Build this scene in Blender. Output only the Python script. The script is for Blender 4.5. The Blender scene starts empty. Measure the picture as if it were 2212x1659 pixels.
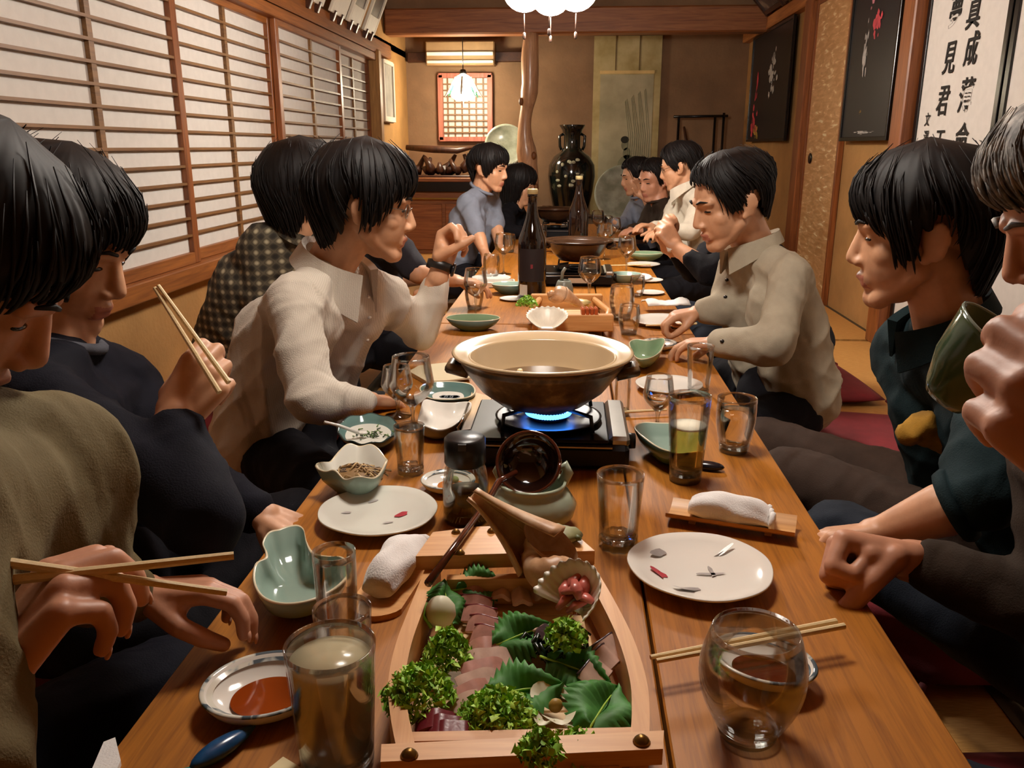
import bpy, bmesh, math, random
import numpy as np
from mathutils import Vector, Matrix
random.seed(7); np.random.seed(7)
pi = math.pi
scene = bpy.context.scene
col = scene.collection

# ---------------------------------------------------------------- camera
FPX = 1800.0
PITCH, YAW = math.radians(15.922), math.radians(4.003)
CAM = Vector((0, 0, 0.87))
ca, sa = math.cos(YAW), math.sin(YAW)
RIGHT = Vector((ca, sa, 0)); FH = Vector((-sa, ca, 0)); UPZ = Vector((0, 0, 1))
FWD = FH * math.cos(PITCH) - UPZ * math.sin(PITCH)
UPV = FH * math.sin(PITCH) + UPZ * math.cos(PITCH)
cd = bpy.data.cameras.new('camera'); cam = bpy.data.objects.new('camera', cd); col.objects.link(cam)
cd.sensor_width = 36.0; cd.lens = FPX / 2212 * 36.0; cd.clip_start = 0.02; cd.clip_end = 60
m3 = Matrix((RIGHT, UPV, -FWD)).transposed()
cam.matrix_world = Matrix.Translation(CAM) @ m3.to_4x4()
scene.camera = cam
def ray(x, y): return RIGHT * ((x - 1106) / FPX) - UPV * ((y - 829.5) / FPX) + FWD
def at_z(x, y, z): v = ray(x, y); return CAM + v * ((z - CAM.z) / v.z)
def at_x(x, y, X): v = ray(x, y); return CAM + v * (X / v.x)
def at_y(x, y, Y): v = ray(x, y); return CAM + v * (Y / v.y)

# ---------------------------------------------------------------- world, exposure
w = bpy.data.worlds.new('world'); scene.world = w; w.use_nodes = True
bg = w.node_tree.nodes['Background']
bg.inputs[0].default_value = (1.0, 0.72, 0.45, 1); bg.inputs[1].default_value = 0.07
scene.view_settings.view_transform = 'Standard'; scene.view_settings.look = 'None'
scene.view_settings.exposure = 0.46; scene.view_settings.gamma = 1.0
scene.view_settings.use_curve_mapping = False
try:
    scene.cycles.max_bounces = 5; scene.cycles.diffuse_bounces = 3; scene.cycles.glossy_bounces = 3; scene.cycles.transparent_max_bounces = 14
    scene.cycles.transmission_bounces = 5; scene.cycles.light_sampling_threshold = 0.02; scene.cycles.use_light_tree = False; scene.cycles.sample_clamp_indirect = 4.0
    scene.cycles.caustics_reflective = False; scene.cycles.caustics_refractive = False
except Exception: pass
LAMP_E = 78.0          # strength of the opal globes over the table middle
LAMP_N = 42.0          # and of those over the near pot
ALCOVE_E = 80.0

# ---------------------------------------------------------------- helpers: colour, material
def lin(h):
    if isinstance(h, (tuple, list)): return tuple(h)[:3]
    h = h.lstrip('#'); r = [int(h[i:i + 2], 16) / 255 for i in (0, 2, 4)]
    return tuple(c / 12.92 if c <= 0.04045 else ((c + 0.055) / 1.055) ** 2.4 for c in r)
class NT:
    def __init__(s, name):
        s.m = bpy.data.materials.new(name); s.m.use_nodes = True; s.t = s.m.node_tree
        s.n = s.t.nodes; s.l = s.t.links; s.b = s.n['Principled BSDF']; s.o = s.n['Material Output']
    def add(s, typ, **kw):
        n = s.n.new(typ)
        for k, v in kw.items():
            if k.startswith('i_'):
                key = k[2:]; key = int(key) if key.isdigit() else key.replace('_', ' ')
                n.inputs[key].default_value = v
            else: setattr(n, k, v)
        return n
    def link(s, a, b): s.l.new(a, b)
    def coord(s, scale=(1, 1, 1), rot=(0, 0, 0), kind='Object', loc=(0, 0, 0)):
        tc = s.add('ShaderNodeTexCoord'); mp = s.add('ShaderNodeMapping')
        mp.inputs['Scale'].default_value = scale; mp.inputs['Rotation'].default_value = rot
        mp.inputs['Location'].default_value = loc
        s.link(tc.outputs[kind], mp.inputs[0]); return mp.outputs[0]
    def noise(s, vec, scale, detail=4, rough=0.55, dist=0.0):
        n = s.add('ShaderNodeTexNoise'); n.inputs['Scale'].default_value = scale
        n.inputs['Detail'].default_value = detail; n.inputs['Roughness'].default_value = rough
        n.inputs['Distortion'].default_value = dist; s.link(vec, n.inputs['Vector']); return n.outputs['Fac']
    def ramp(s, fac, stops, interp='LINEAR'):
        r = s.add('ShaderNodeValToRGB'); e = r.color_ramp; e.interpolation = interp
        while len(e.elements) < len(stops): e.elements.new(0.5)
        for el, (p, c) in zip(e.elements, stops): el.position = p; el.color = (*lin(c), 1)
        s.link(fac, r.inputs[0]); return r.outputs[0]
    def bump(s, h, strength=0.3, dist=0.002, nrm=None):
        b = s.add('ShaderNodeBump'); b.inputs['Strength'].default_value = strength; b.inputs['Distance'].default_value = dist
        s.link(h, b.inputs['Height'])
        if nrm is not None: s.link(nrm, b.inputs['Normal'])
        s.link(b.outputs[0], s.b.inputs['Normal']); return b.outputs[0]
    def base(s, c): s.link(c, s.b.inputs['Base Color'])
    def pset(s, **kw):
        for k, v in kw.items(): s.b.inputs[k.replace('_', ' ')].default_value = v
MATS = {}
def mat(name, c, rough=0.5, var=0.12, nscale=12, bump=0.0, bscale=120, bdist=0.002, kind='Object', **kw):
    if name in MATS: return MATS[name]
    n = NT(name); v = n.coord(kind=kind); f = n.noise(v, nscale)
    c = lin(c); n.base(n.ramp(f, [(0.3, tuple(x * (1 - var) for x in c)), (0.7, tuple(min(1, x * (1 + var)) for x in c))]))
    n.pset(Roughness=rough)
    if bump: n.bump(n.noise(v, bscale, 3), bump, bdist)
    for k, val in kw.items(): n.pset(**{k: val})
    MATS[name] = n.m; return n.m
def wood(name, dark, light, rough=0.45, axis=1, scale=1.0, bump=0.15, coat=0.0, kind='Object'):
    if name in MATS: return MATS[name]
    n = NT(name); sc = [14 * scale] * 3; sc[axis] = 0.9 * scale
    v = n.coord(scale=tuple(sc), kind=kind); f = n.noise(v, 3.0, 6, 0.6, 1.2)
    sc2 = [60 * scale] * 3; sc2[axis] = 2.0 * scale
    f2 = n.noise(n.coord(scale=tuple(sc2), kind=kind), 4.0, 3)
    mx = n.add('ShaderNodeMath', operation='MULTIPLY_ADD'); n.link(f2, mx.inputs[0]); mx.inputs[1].default_value = 0.35
    n.link(f, mx.inputs[2])
    n.base(n.ramp(mx.outputs[0], [(0.42, dark), (0.85, light)])); n.pset(Roughness=rough, Coat_Weight=coat, Coat_Roughness=0.15)
    if bump: n.bump(mx.outputs[0], bump, 0.001)
    MATS[name] = n.m; return n.m
def emit(name, c, s):
    n = NT(name); n.pset(Base_Color=(*lin(c), 1), Emission_Color=(*lin(c), 1), Emission_Strength=s, Roughness=0.3); return n.m
def thin_glass(name, tint=(0.985, 0.985, 0.98), refl=1.0, f0=.015):
    n = NT(name); n.n.remove(n.b)
    tr = n.add('ShaderNodeBsdfTransparent'); tr.inputs[0].default_value = (*tint, 1)
    gl = n.add('ShaderNodeBsdfGlossy'); gl.inputs['Color'].default_value = (refl, refl, refl, 1); gl.inputs['Roughness'].default_value = 0.02
    lw = n.add('ShaderNodeLayerWeight'); lw.inputs[0].default_value = 0.32
    mp = n.add('ShaderNodeMapRange'); n.link(lw.outputs['Fresnel'], mp.inputs[0]); mp.inputs[3].default_value = f0; mp.inputs[4].default_value = 0.75
    mx = n.add('ShaderNodeMixShader'); n.link(mp.outputs[0], mx.inputs[0]); n.link(tr.outputs[0], mx.inputs[1]); n.link(gl.outputs[0], mx.inputs[2])
    n.link(mx.outputs[0], n.o.inputs[0]); return n.m
def thick_glass(name, tint=(1, 1, 1), ior=1.45, rough=0.0):
    n = NT(name); n.pset(Base_Color=(*tint, 1), Roughness=rough, IOR=ior, Transmission_Weight=1.0); return n.m

# ---------------------------------------------------------------- helpers: objects, meshes
def tag(o, label=None, cat=None, group=None, kind=None):
    if label: o['label'] = label
    if cat: o['category'] = cat
    if group: o['group'] = group
    if kind: o['kind'] = kind
    return o
def mesh(verts, faces, mats=None, smooth=True, mi=None):
    me = bpy.data.meshes.new('m'); me.from_pydata([tuple(v) for v in verts], [], [tuple(f) for f in faces]); me.update()
    if mats is not None:
        for x in (mats if isinstance(mats, (list, tuple)) else [mats]): me.materials.append(x)
    if mi is not None: me.polygons.foreach_set('material_index', np.asarray(mi, np.int32))
    if smooth: me.polygons.foreach_set('use_smooth', [True] * len(me.polygons))
    return me
def obj(name, me, parent=None, loc=None, rot=None, scale=None):
    o = bpy.data.objects.new(name, me); col.objects.link(o); me and setattr(me, 'name', name)
    if parent is not None: o.parent = parent
    if loc is not None: o.location = loc
    if rot is not None: o.rotation_euler = rot
    if scale is not None: o.scale = (scale,) * 3 if isinstance(scale, (int, float)) else scale
    return o
def thing(name, label, cat, loc=(0, 0, 0), rz=0.0, group=None, kind=None, rot=None, scale=None):
    o = obj(name, None, loc=loc, rot=rot or (0, 0, rz), scale=scale); o.empty_display_size = 0.05
    return tag(o, label, cat, group, kind)
def wpart(name, me, root):          # a part whose mesh is in world coordinates
    o = obj(name, me, root); o.matrix_parent_inverse = Matrix.Translation(-Vector(root.location)); return o
def copy_tree(o, parent=None):
    c = o.copy(); col.objects.link(c); c.parent = parent
    for ch in list(o.children): copy_tree(ch, c)
    return c
def dup(root, loc, rz=0.0, label=None, scale=None):
    c = copy_tree(root); c.location = loc; c.rotation_euler = (0, 0, rz)
    if label: c['label'] = label
    if scale: c.scale = (scale,) * 3 if isinstance(scale, (int, float)) else scale
    return c
class MB:
    def __init__(s): s.v = []; s.f = []; s.mi = []
    def addm(s, V, F, mi=0):
        o = len(s.v); s.v += [tuple(p) for p in V]; s.f += [tuple(i + o for i in f) for f in F]; s.mi += [mi] * len(F); return s
    def box(s, c, d, rot=None, mi=0, bev=0.0, taper=None):
        x, y, z = [k / 2 for k in d]
        if bev > 0:
            b = min(bev, x * .9, y * .9, z * .9); V = []
            for sx in (-1, 1):
                for sy in (-1, 1):
                    for sz in (-1, 1):
                        V += [(sx * x, sy * (y - b), sz * (z - b)), (sx * (x - b), sy * y, sz * (z - b)), (sx * (x - b), sy * (y - b), sz * z)]
            bmx = bmesh.new(); [bmx.verts.new(p) for p in V]; r = bmesh.ops.convex_hull(bmx, input=bmx.verts)
            bmx.verts.index_update(); V = [v.co.copy() for v in bmx.verts]; F = [[v.index for v in f.verts] for f in bmx.faces]; bmx.free()
        else:
            V = [(sx * x, sy * y, sz * z) for sx in (-1, 1) for sy in (-1, 1) for sz in (-1, 1)]
            F = [(0, 1, 3, 2), (4, 6, 7, 5), (0, 4, 5, 1), (2, 3, 7, 6), (0, 2, 6, 4), (1, 5, 7, 3)]
        R = rot if rot is not None else Matrix.Identity(3); c = Vector(c)
        return s.addm([R @ Vector(p) + c for p in V], F, mi)
    def tube(s, pts, rad, seg=10, cap=True, mi=0, flat=None):
        pts = [Vector(p) for p in pts]; n = len(pts)
        rad = [rad] * n if isinstance(rad, (int, float)) else list(rad)
        V = []; F = []; prev = None
        for i, p in enumerate(pts):
            t = (pts[min(i + 1, n - 1)] - pts[max(i - 1, 0)]).normalized()
            if prev is None:
                a = Vector((0, 0, 1)) if abs(t.z) < .9 else Vector((1, 0, 0)); u = t.cross(a).normalized()
            else: u = (prev - t * prev.dot(t)).normalized()
            prev = u; b = t.cross(u)
            for k in range(seg):
                a = 2 * pi * k / seg; fl = flat or 1.0
                V.append(p + (u * math.cos(a) + b * math.sin(a) * fl) * rad[i])
        for i in range(n - 1):
            for k in range(seg):
                F.append((i * seg + k, i * seg + (k + 1) % seg, (i + 1) * seg + (k + 1) % seg, (i + 1) * seg + k))
        if cap: F.append(tuple(range(seg))[::-1]); F.append(tuple((n - 1) * seg + k for k in range(seg)))
        return s.addm(V, F, mi)
    def lathe(s, prof, seg=40, rf=None, zf=None, mi=0, c=(0, 0, 0), cap=True):
        if prof[0] == prof[-1]: cap = False
        V = []; F = []; n = len(prof); cx, cy, cz = c
        for (r, z) in prof:
            for k in range(seg):
                a = 2 * pi * k / seg; q = rf(a, r, z) if rf else 1.0; dz = zf(a, r, z) if zf else 0.0
                V.append((cx + r * q * math.cos(a), cy + r * q * math.sin(a), cz + z + dz))
        for i in range(n - 1):
            for k in range(seg): F.append((i * seg + k, i * seg + (k + 1) % seg, (i + 1) * seg + (k + 1) % seg, (i + 1) * seg + k))
        if cap and prof[0][0] > 1e-6: F.append(tuple(range(seg))[::-1])
        if cap and prof[-1][0] > 1e-6: F.append(tuple((n - 1) * seg + k for k in range(seg)))
        return s.addm(V, F, mi)
    def prism(s, outline, z0, z1, mi=0):
        n = len(outline); V = [(x, y, z0) for x, y in outline] + [(x, y, z1) for x, y in outline]
        F = [tuple(range(n))[::-1], tuple(range(n, 2 * n))] + [(i, (i + 1) % n, n + (i + 1) % n, n + i) for i in range(n)]
        return s.addm(V, F, mi)
    def ball(s, c, r, seg=16, rings=10, rot=None, mi=0):
        r = (r, r, r) if isinstance(r, (int, float)) else r; V = []; F = []; c = Vector(c)
        R = rot if rot is not None else Matrix.Identity(3)
        for i in range(rings + 1):
            ph = pi * i / rings
            for k in range(seg):
                a = 2 * pi * k / seg
                V.append(R @ Vector((r[0] * math.sin(ph) * math.cos(a), r[1] * math.sin(ph) * math.sin(a), r[2] * math.cos(ph))) + c)
        for i in range(rings):
            for k in range(seg): F.append((i * seg + k, (i + 1) * seg + k, (i + 1) * seg + (k + 1) % seg, i * seg + (k + 1) % seg))
        return s.addm(V, F, mi)
    def xf(s, M): s.v = [tuple(M @ Vector(p)) for p in s.v]; return s
    def me(s, mats, smooth=True, merge=True):
        m = mesh(s.v, s.f, mats, smooth, s.mi)
        if merge:
            b = bmesh.new(); b.from_mesh(m); bmesh.ops.remove_doubles(b, verts=b.verts, dist=1e-6)
            bmesh.ops.recalc_face_normals(b, faces=b.faces); b.to_mesh(m); b.free()
        return m
def auto(me, ang=40):
    try: me.set_sharp_from_angle(angle=math.radians(ang))
    except Exception: pass
    return me
def struct(name, me, parent=None): 
    o = obj(name, me, parent)
    if parent is None: o['kind'] = 'structure'
    return o
def evalmesh(o):
    dg = bpy.context.evaluated_depsgraph_get(); dg.update()
    return bpy.data.meshes.new_from_object(o.evaluated_get(dg))
# ================================================================ STRUCTURE
XL, XR, YB, YF, ZC = -1.45, 1.45, 7.6, -1.6, 2.3
M_plaster = mat('earth_plaster', '#a87c46', 0.9, 0.14, 5, 0.5, 60, 0.004)
M_plaster_b = mat('brown_plaster', '#85664a', 0.9, 0.16, 4, 0.5, 50, 0.004)
M_redwood = wood('red_brown_wood', '#6b3a1a', '#a0622e', 0.42, axis=1)
M_redwood_z = wood('red_brown_post_wood', '#5e3014', '#96582c', 0.4, axis=2)
M_redwood_x = wood('red_brown_beam_wood', '#6e3c1e', '#a4683a', 0.5, axis=0)
M_darkwood = wood('dark_wood', '#2a160c', '#4a2814', 0.4, axis=1)
M_lattice = wood('lattice_wood', '#5c3c22', '#8a6236', 0.5, axis=1)
M_paper = mat('shoji_paper', '#d2ccc4', 0.9, 0.04, 30, 0.15, 300, 0.0005, Transmission_Weight=0.0)
M_black = mat('black_lacquer', '#0d0b0c', 0.25, 0.1)
M_white = mat('white_paint', '#d9d0be', 0.6, 0.05)
n = NT('tatami'); v = n.coord(scale=(40, 500, 1)); f = n.noise(v, 1.0, 3)
n.base(n.ramp(f, [(0.3, '#b07a38'), (0.7, '#cf9a52')])); n.pset(Roughness=0.75); n.bump(f, 0.3, 0.001); M_tatami = n.m
M_border = mat('tatami_border', '#4a3a20', 0.8, 0.1)

fl = struct('floor', MB().box(((XL + XR) / 2, (YF + YB) / 2, -0.06), (XR - XL + .1, YB - YF + .1, 0.07)).me(M_darkwood, False))
tm = MB().box((0, 0, 0), (0.72, 1.79, 0.024)).me(M_tatami, False)
tb = MB().box((0.37, 0, 0.001), (0.03, 1.79, 0.026)).box((-0.37, 0, 0.001), (0.03, 1.79, 0.026)).me(M_border, False)
for i in range(4):
    for j in range(5):
        o = obj('tatami_mat', tm, fl, loc=(XL + .36 + i * .7266, YF + 0.92 + j * 1.83, -0.012))
        obj('cloth_border', tb, o)
struct('ceiling', MB().box((0, (YF + YB) / 2, ZC + .03), (XR - XL + .2, YB - YF + .2, 0.05)).me(M_redwood, False))
struct('wall_front', MB().box((0, YF - .04, ZC / 2), (XR - XL + .2, 0.08, ZC)).me(M_plaster, False))
wb = struct('wall_back', MB().box((0, YB + .05, ZC / 2), (XR - XL + .2, 0.1, ZC)).me(M_plaster_b, False))
# ---- left wall: low plaster, sill, shoji band, lintel, frieze
wl = MB().box((XL - .05, (YF + YB) / 2, 0.19), (0.1, YB - YF, 0.38))
wl.box((XL - .05, (YF + YB) / 2, (1.6 + ZC) / 2), (0.1, YB - YF, ZC - 1.6))
wl.box((XL - .05, (6.26 + YB) / 2, 1.0), (0.1, YB - 6.26, 1.3)).box((XL - .05, (YF - .9) / 2 - .0, 1.0), (0.1, -.9 - YF, 1.3))
struct('wall_left', wl.me(M_plaster, False))
struct('trim_1', MB().box((XL + .0, 2.68, 0.41), (0.12, 7.16, 0.065), bev=.004).me(M_redwood, False))
struct('trim_2', MB().box((XL + .0, 2.68, 1.478), (0.11, 7.16, 0.05), bev=.004).me(M_redwood, False))
struct('trim_3', MB().box((XL + .015, 2.9, 1.555), (0.09, 7.6, 0.095), bev=.006).me(M_redwood, False))
struct('trim_4', MB().box((XL + .01, 6.24, 0.95), (0.13, 0.09, 1.15), bev=.005).me(wood('wall_post_wood', '#7a5228', '#b58648', 0.5, axis=2), False))
panels = [(-0.2, 0.9), (0.9, 2.0), (2.0, 3.1), (3.1, 4.2), (4.2, 5.32), (5.32, 6.2)]
Z0, Z1 = 0.444, 1.455
for i, (a, b) in enumerate(panels):
    X = XL - .012 if i % 2 else XL + .018
    e = obj('window_%d' % (i + 1), None, loc=(X, (a + b) / 2, Z0)); e['kind'] = 'structure'
    h = (b - a) / 2 + (0.025 if i % 2 == 0 else 0.0); H = Z1 - Z0
    obj('paper', MB().box((-.008, 0, H / 2), (0.002, 2 * h - .02, H - .02)).me(M_paper, False), e)
    for s in (-1, 1): obj('stile', MB().box((0, s * (h - .0225), H / 2), (0.028, 0.045, H), bev=.002).me(M_redwood_z, False), e)
    obj('rail', MB().box((0, 0, 0.02), (0.027, 2 * h - .09, 0.042), bev=.002).me(M_redwood, False), e)
    obj('rail', MB().box((0, 0, H - .015), (0.027, 2 * h - .09, 0.03), bev=.002).me(M_redwood, False), e)
    obj('mullion', MB().box((0.001, 0, H / 2), (0.014, 0.028, H - .06)).me(M_lattice, False), e)
    bar = MB().box((0, 0, 0), (0.014, 2 * h - .09, 0.0095)).me(M_lattice, False)
    for k in range(14): obj('lattice_bar', bar, e, loc=(0.004, 0, 0.041 + (H - .071) * (k + 1) / 15))
# ---- framed pictures leaning out above the left lintel
M_photo = NT('dark_photograph'); v = M_photo.coord(); f = M_photo.noise(v, 9, 5)
M_photo.base(M_photo.ramp(f, [(0.35, '#14100e'), (0.55, '#4a4038'), (0.72, '#a08c78')])); M_photo.pset(Roughness=0.3); M_photo = M_photo.m
for k, (Y, nm) in enumerate([(3.78, 'nearest the camera'), (4.24, 'second from the camera'), (4.68, 'third from the camera'), (5.13, 'middle of the row'), (5.50, 'second from the far end'), (5.9, 'at the far end')]):
    tilt = math.radians(24)
    e = thing('leaning_picture', 'tall white framed picture leaning over the paper windows, ' + nm, 'picture', (XL + .075, Y, 1.60), rot=(0, tilt, 0), group='white framed pictures above the windows')
    for s in (-1, 1): obj('frame_side', MB().box((0, s * .135, .27), (.02, .03, .54), bev=.003).me(M_white, False), e)
    obj('frame_bottom', MB().box((0, 0, .055), (.019, .24, .11), bev=.003).me(M_white, False), e)
    obj('frame_top', MB().box((0, 0, .525), (.019, .24, .03), bev=.003).me(M_white, False), e)
    obj('picture_sheet', MB().box((-.004, 0, .31), (.006, .24, .40)).me(M_photo, False), e)
    for s in (-1, 1): obj('bracket', MB().box((.004, s * .075, -.012), (.03, .03, .06), bev=.003).me(M_darkwood, False), e)
# ---- framed long picture on the left wall end
e = thing('wall_picture', 'narrow pale framed picture hanging on the left wall past the windows', 'picture', (XL + .03, 6.66, 1.05))
obj('backing', MB().box((-.012, 0, .22), (.02, .38, .45)).me(M_black, False), e)
for s in (-1, 1): obj('frame_side', MB().box((0.004, s * .175, .22), (.03, .03, .44), bev=.003).me(M_white, False), e)
obj('frame_bottom', MB().box((0.004, 0, .02), (.03, .32, .04), bev=.003).me(M_white, False), e)
obj('frame_top', MB().box((0.004, 0, .43), (.03, .32, .03), bev=.003).me(M_white, False), e)
obj('picture_sheet', MB().box((0.0, 0, .23), (.008, .32, .38)).me(mat('pale_print', '#9a978c', .4, .3, 8), False), e)

# ---- right wall
wr = MB().box((XR + .06, (YF + YB) / 2, ZC / 2), (0.1, YB - YF, ZC))
struct('wall_right', wr.me(M_plaster, False))
M_post = M_redwood_z
struct('trim_5', MB().box((XR - .01, 5.55, .86), (0.09, 0.14, 1.72), bev=.006).me(M_post, False))
struct('trim_6', MB().box((XR - .02, 3.85, .95), (0.10, 0.13, 1.9), bev=.006).me(M_post, False))
struct('trim_7', MB().box((XR - .005, 5.6, 1.74), (0.09, 4.0, 0.085), bev=.006).me(wood('rail_wood', '#8a4c22', '#bf7e44', .45, axis=1), False))
struct('trim_8', MB().box((XR - .005, 1.2, 1.74), (0.09, 5.2, 0.085), bev=.006).me(MATS['rail_wood'], False))
# gold flecked sliding door
n = NT('gold_flecked_paper'); v = n.coord(scale=(1, 3, 14)); f = n.noise(v, 3, 3, .5, .6)
n.base(n.ramp(f, [(0.4, '#b98a56'), (0.6, '#cfa06c'), (0.68, '#ecd6a6')])); n.pset(Roughness=0.4); n.bump(f, .4, .004); M_gold = n.m
def door(nm, y0, y1, z1, pm, fm, x=XR - .005, t=0.03, fw=.03):
    e = obj(nm, None, loc=(x, (y0 + y1) / 2, 0.0)); e['kind'] = 'structure'; h = (y1 - y0) / 2
    obj('paper_panel', MB().box((0, 0, z1 / 2), (t * .6, 2 * h - fw, z1 - fw)).me(pm, False), e)
    for s in (-1, 1): obj('stile', MB().box((-.002, s * (h - fw / 2), z1 / 2), (t, fw, z1), bev=.002).me(fm, False), e)
    for z in (fw / 2, z1 - fw / 2): obj('rail', MB().box((-.002, 0, z), (t, 2 * h - 2 * fw, fw), bev=.002).me(fm, False), e)
    return e
d1 = door('door_1', 4.78, 5.47, 1.70, M_gold, M_redwood_z)
pl = MB().lathe([(0, 0), (.028, 0), (.032, .004), (.03, .008), (.0, .004)], 20); pl.xf(Matrix.Rotation(-pi / 2, 4, 'Y'))
obj('door_pull', pl.me(M_black), d1, loc=(-.010, .20, .80))
d2 = door('door_2', 3.07, 3.78, 1.70, M_paper, M_black)
d3 = door('door_3', 2.05, 3.055, 1.70, M_paper, M_black)
d4 = door('door_4', 1.05, 2.04, 1.70, M_paper, M_black)
# calligraphy written on the sliding doors
M_ink = mat('ink', '#15110d', .8, .1)
def glyph(ch, y, z, size, parent, name='character'):
    c = bpy.data.curves.new('t', 'FONT'); c.body = ch; c.align_x = 'CENTER'; c.align_y = 'CENTER'; c.size = size; c.offset = size * .012; c.extrude = 0.0006
    t = bpy.data.objects.new('t', c); col.objects.link(t); me = evalmesh(t); bpy.data.objects.remove(t)
    co = np.empty(len(me.vertices) * 3); me.vertices.foreach_get('co', co); co = co.reshape(-1, 3)
    cen = (co.max(0) + co.min(0)) / 2; co[:, :2] -= cen[:2]
    co[:, 0] += co[:, 1] * .12; co[:, 0] *= .86                       # brushed slant, narrower
    co[:, 0] += .02 * size * np.sin(co[:, 1] / size * 9 + y * 7)
    me.vertices.foreach_set('co', co.ravel()); me.materials.clear(); me.materials.append(M_ink)
    o = obj(name, me, parent); o.rotation_euler = (pi / 2, 0, -pi / 2)
    o.location = Vector((XR - .018, y, z)) - Vector(parent.location); return o
for ch, x, y, s in [('夢', 2064, 22, .155), ('見', 2050, 125, .155), ('君', 2035, 218, .15), ('王', 2027, 305, .12), ('真', 2103, 22, .16), ('成', 2097, 105, .15), ('薄', 2085, 205, .16), ('命', 2075, 300, .15), ('覺', 2018, 395, .15), ('久', 2062, 395, .15)]:
    p = at_x(x, y, XR - .02); glyph(ch, p.y, p.z, s * .82, d2)
for ch, x, y in [('文', 2002, 258), ('澤', 1998, 296), ('書', 1994, 332)]:
    p = at_x(x, y, XR - .02); glyph(ch, p.y, p.z, .055, d2, 'signature_character')
# dark posters
def poster(name, label, y0, y1, z0, z1, blobs):
    e = thing(name, label, 'poster', (XR - .03, (y0 + y1) / 2, z0)); h = (y1 - y0) / 2; H = z1 - z0
    obj('sheet', MB().box((0, 0, H / 2), (.008, 2 * h - .03, H - .03)).me(mat('poster_black', '#17161a', .35, .3, 6), False), e)
    for s in (-1, 1): obj('frame_side', MB().box((-.002, s * (h - .01), H / 2), (.02, .02, H), bev=.002).me(M_black, False), e)
    for z in (.01, H - .01): obj('frame_rail', MB().box((-.002, 0, z), (.02, 2 * h - .04, .02), bev=.002).me(M_black, False), e)
    for bn, y, z, ry, rz, mm, k in blobs:
        b = MB(); rnd = random.Random(k)
        for j in range(26):
            cy, cz_, s_ = y + rnd.gauss(0, .42) * ry, z + rnd.gauss(0, .42) * rz, rnd.uniform(.12, .34); a0 = rnd.uniform(0, 6.28); x_ = -.0052 - j * .00008
            b.addm([(x_, cy + ry * s_ * rnd.uniform(.5, 1) * math.cos(a0 + t), cz_ + rz * s_ * rnd.uniform(.5, 1) * math.sin(a0 + t)) for t in (0, 1.25, 2.5, 3.75, 5)], [(4, 3, 2, 1, 0)])
        obj(bn, b.me(mm, False, False), e)['kind'] = 'stuff'
    return e
M_pr = mat('print_red', '#c84450', .5, .4, 14); M_pw = mat('print_grey_white', '#b8b4ae', .5, .3, 14)
M_pp = mat('print_pink', '#b8707c', .5, .4, 14); M_py = mat('print_yellow', '#b89440', .5, .4, 14)
poster('flower_poster', 'black framed poster with a white bloom and red flowers near the far corner', 5.93, 7.2, .905, 1.69,
       [('printed_flower', -.12, .44, .14, .12, M_pw, 1), ('printed_stem', -.13, .56, .05, .07, M_pw, 2), ('printed_flower', .38, .44, .05, .12, M_pr, 3), ('printed_flower', .42, .14, .13, .12, M_pr, 4), ('printed_flower', .30, .07, .10, .06, M_py, 5)])
poster('figure_poster', 'tall black framed poster with red and white print beside the gold door', 4.03, 4.72, .895, 1.70,
       [('printed_figure', .02, .72, .12, .10, M_pp, 6), ('printed_figure', -.04, .52, .07, .08, M_pr, 7), ('printed_figure', .08, .42, .04, .13, M_pw, 8), ('printed_dot', .06, .14, .015, .01, M_py, 9), ('printed_caption', 0, .04, .14, .008, M_pw, 10)])
# dark leaning pictures over the right rail
for k, (Y, nm) in enumerate([(5.32, 'nearer one'), (5.88, 'middle one'), (6.44, 'far one by the beam')]):
    e = thing('leaning_dark_picture', 'dark framed picture leaning above the right wall rail, ' + nm, 'picture', (XR - .06, Y, 1.79), rot=(0, -math.radians(42), 0), group='dark pictures above the right rail')
    for s in (-1, 1): obj('frame_side', MB().box((0, s * .235, .2), (.02, .03, .42), bev=.003).me(M_darkwood, False), e)
    for z in (.015, .40): obj('frame_rail', MB().box((0, 0, z), (.02, .44, .03), bev=.003).me(M_darkwood, False), e)
    obj('picture_sheet', MB().box((.003, 0, .2), (.006, .44, .36)).me(M_photo, False), e)

# ---- alcove end of the room
struct('trim_9', MB().box((0, 6.8, 1.775), (2.88, 0.16, 0.185), bev=.012).me(M_redwood_x, False))
struct('trim_10', MB().box((0, 6.85, 2.08), (2.88, 0.06, 0.4)).me(M_plaster_b, False))
struct('trim_11', MB().box((-.9, 7.55, 1.60), (1.05, 0.05, 0.08), bev=.005).me(M_darkwood, False))
struct('trim_12', MB().box((.42, 7.2, .085), (2.04, 0.78, 0.17), bev=.01).me(M_darkwood, False))
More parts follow.
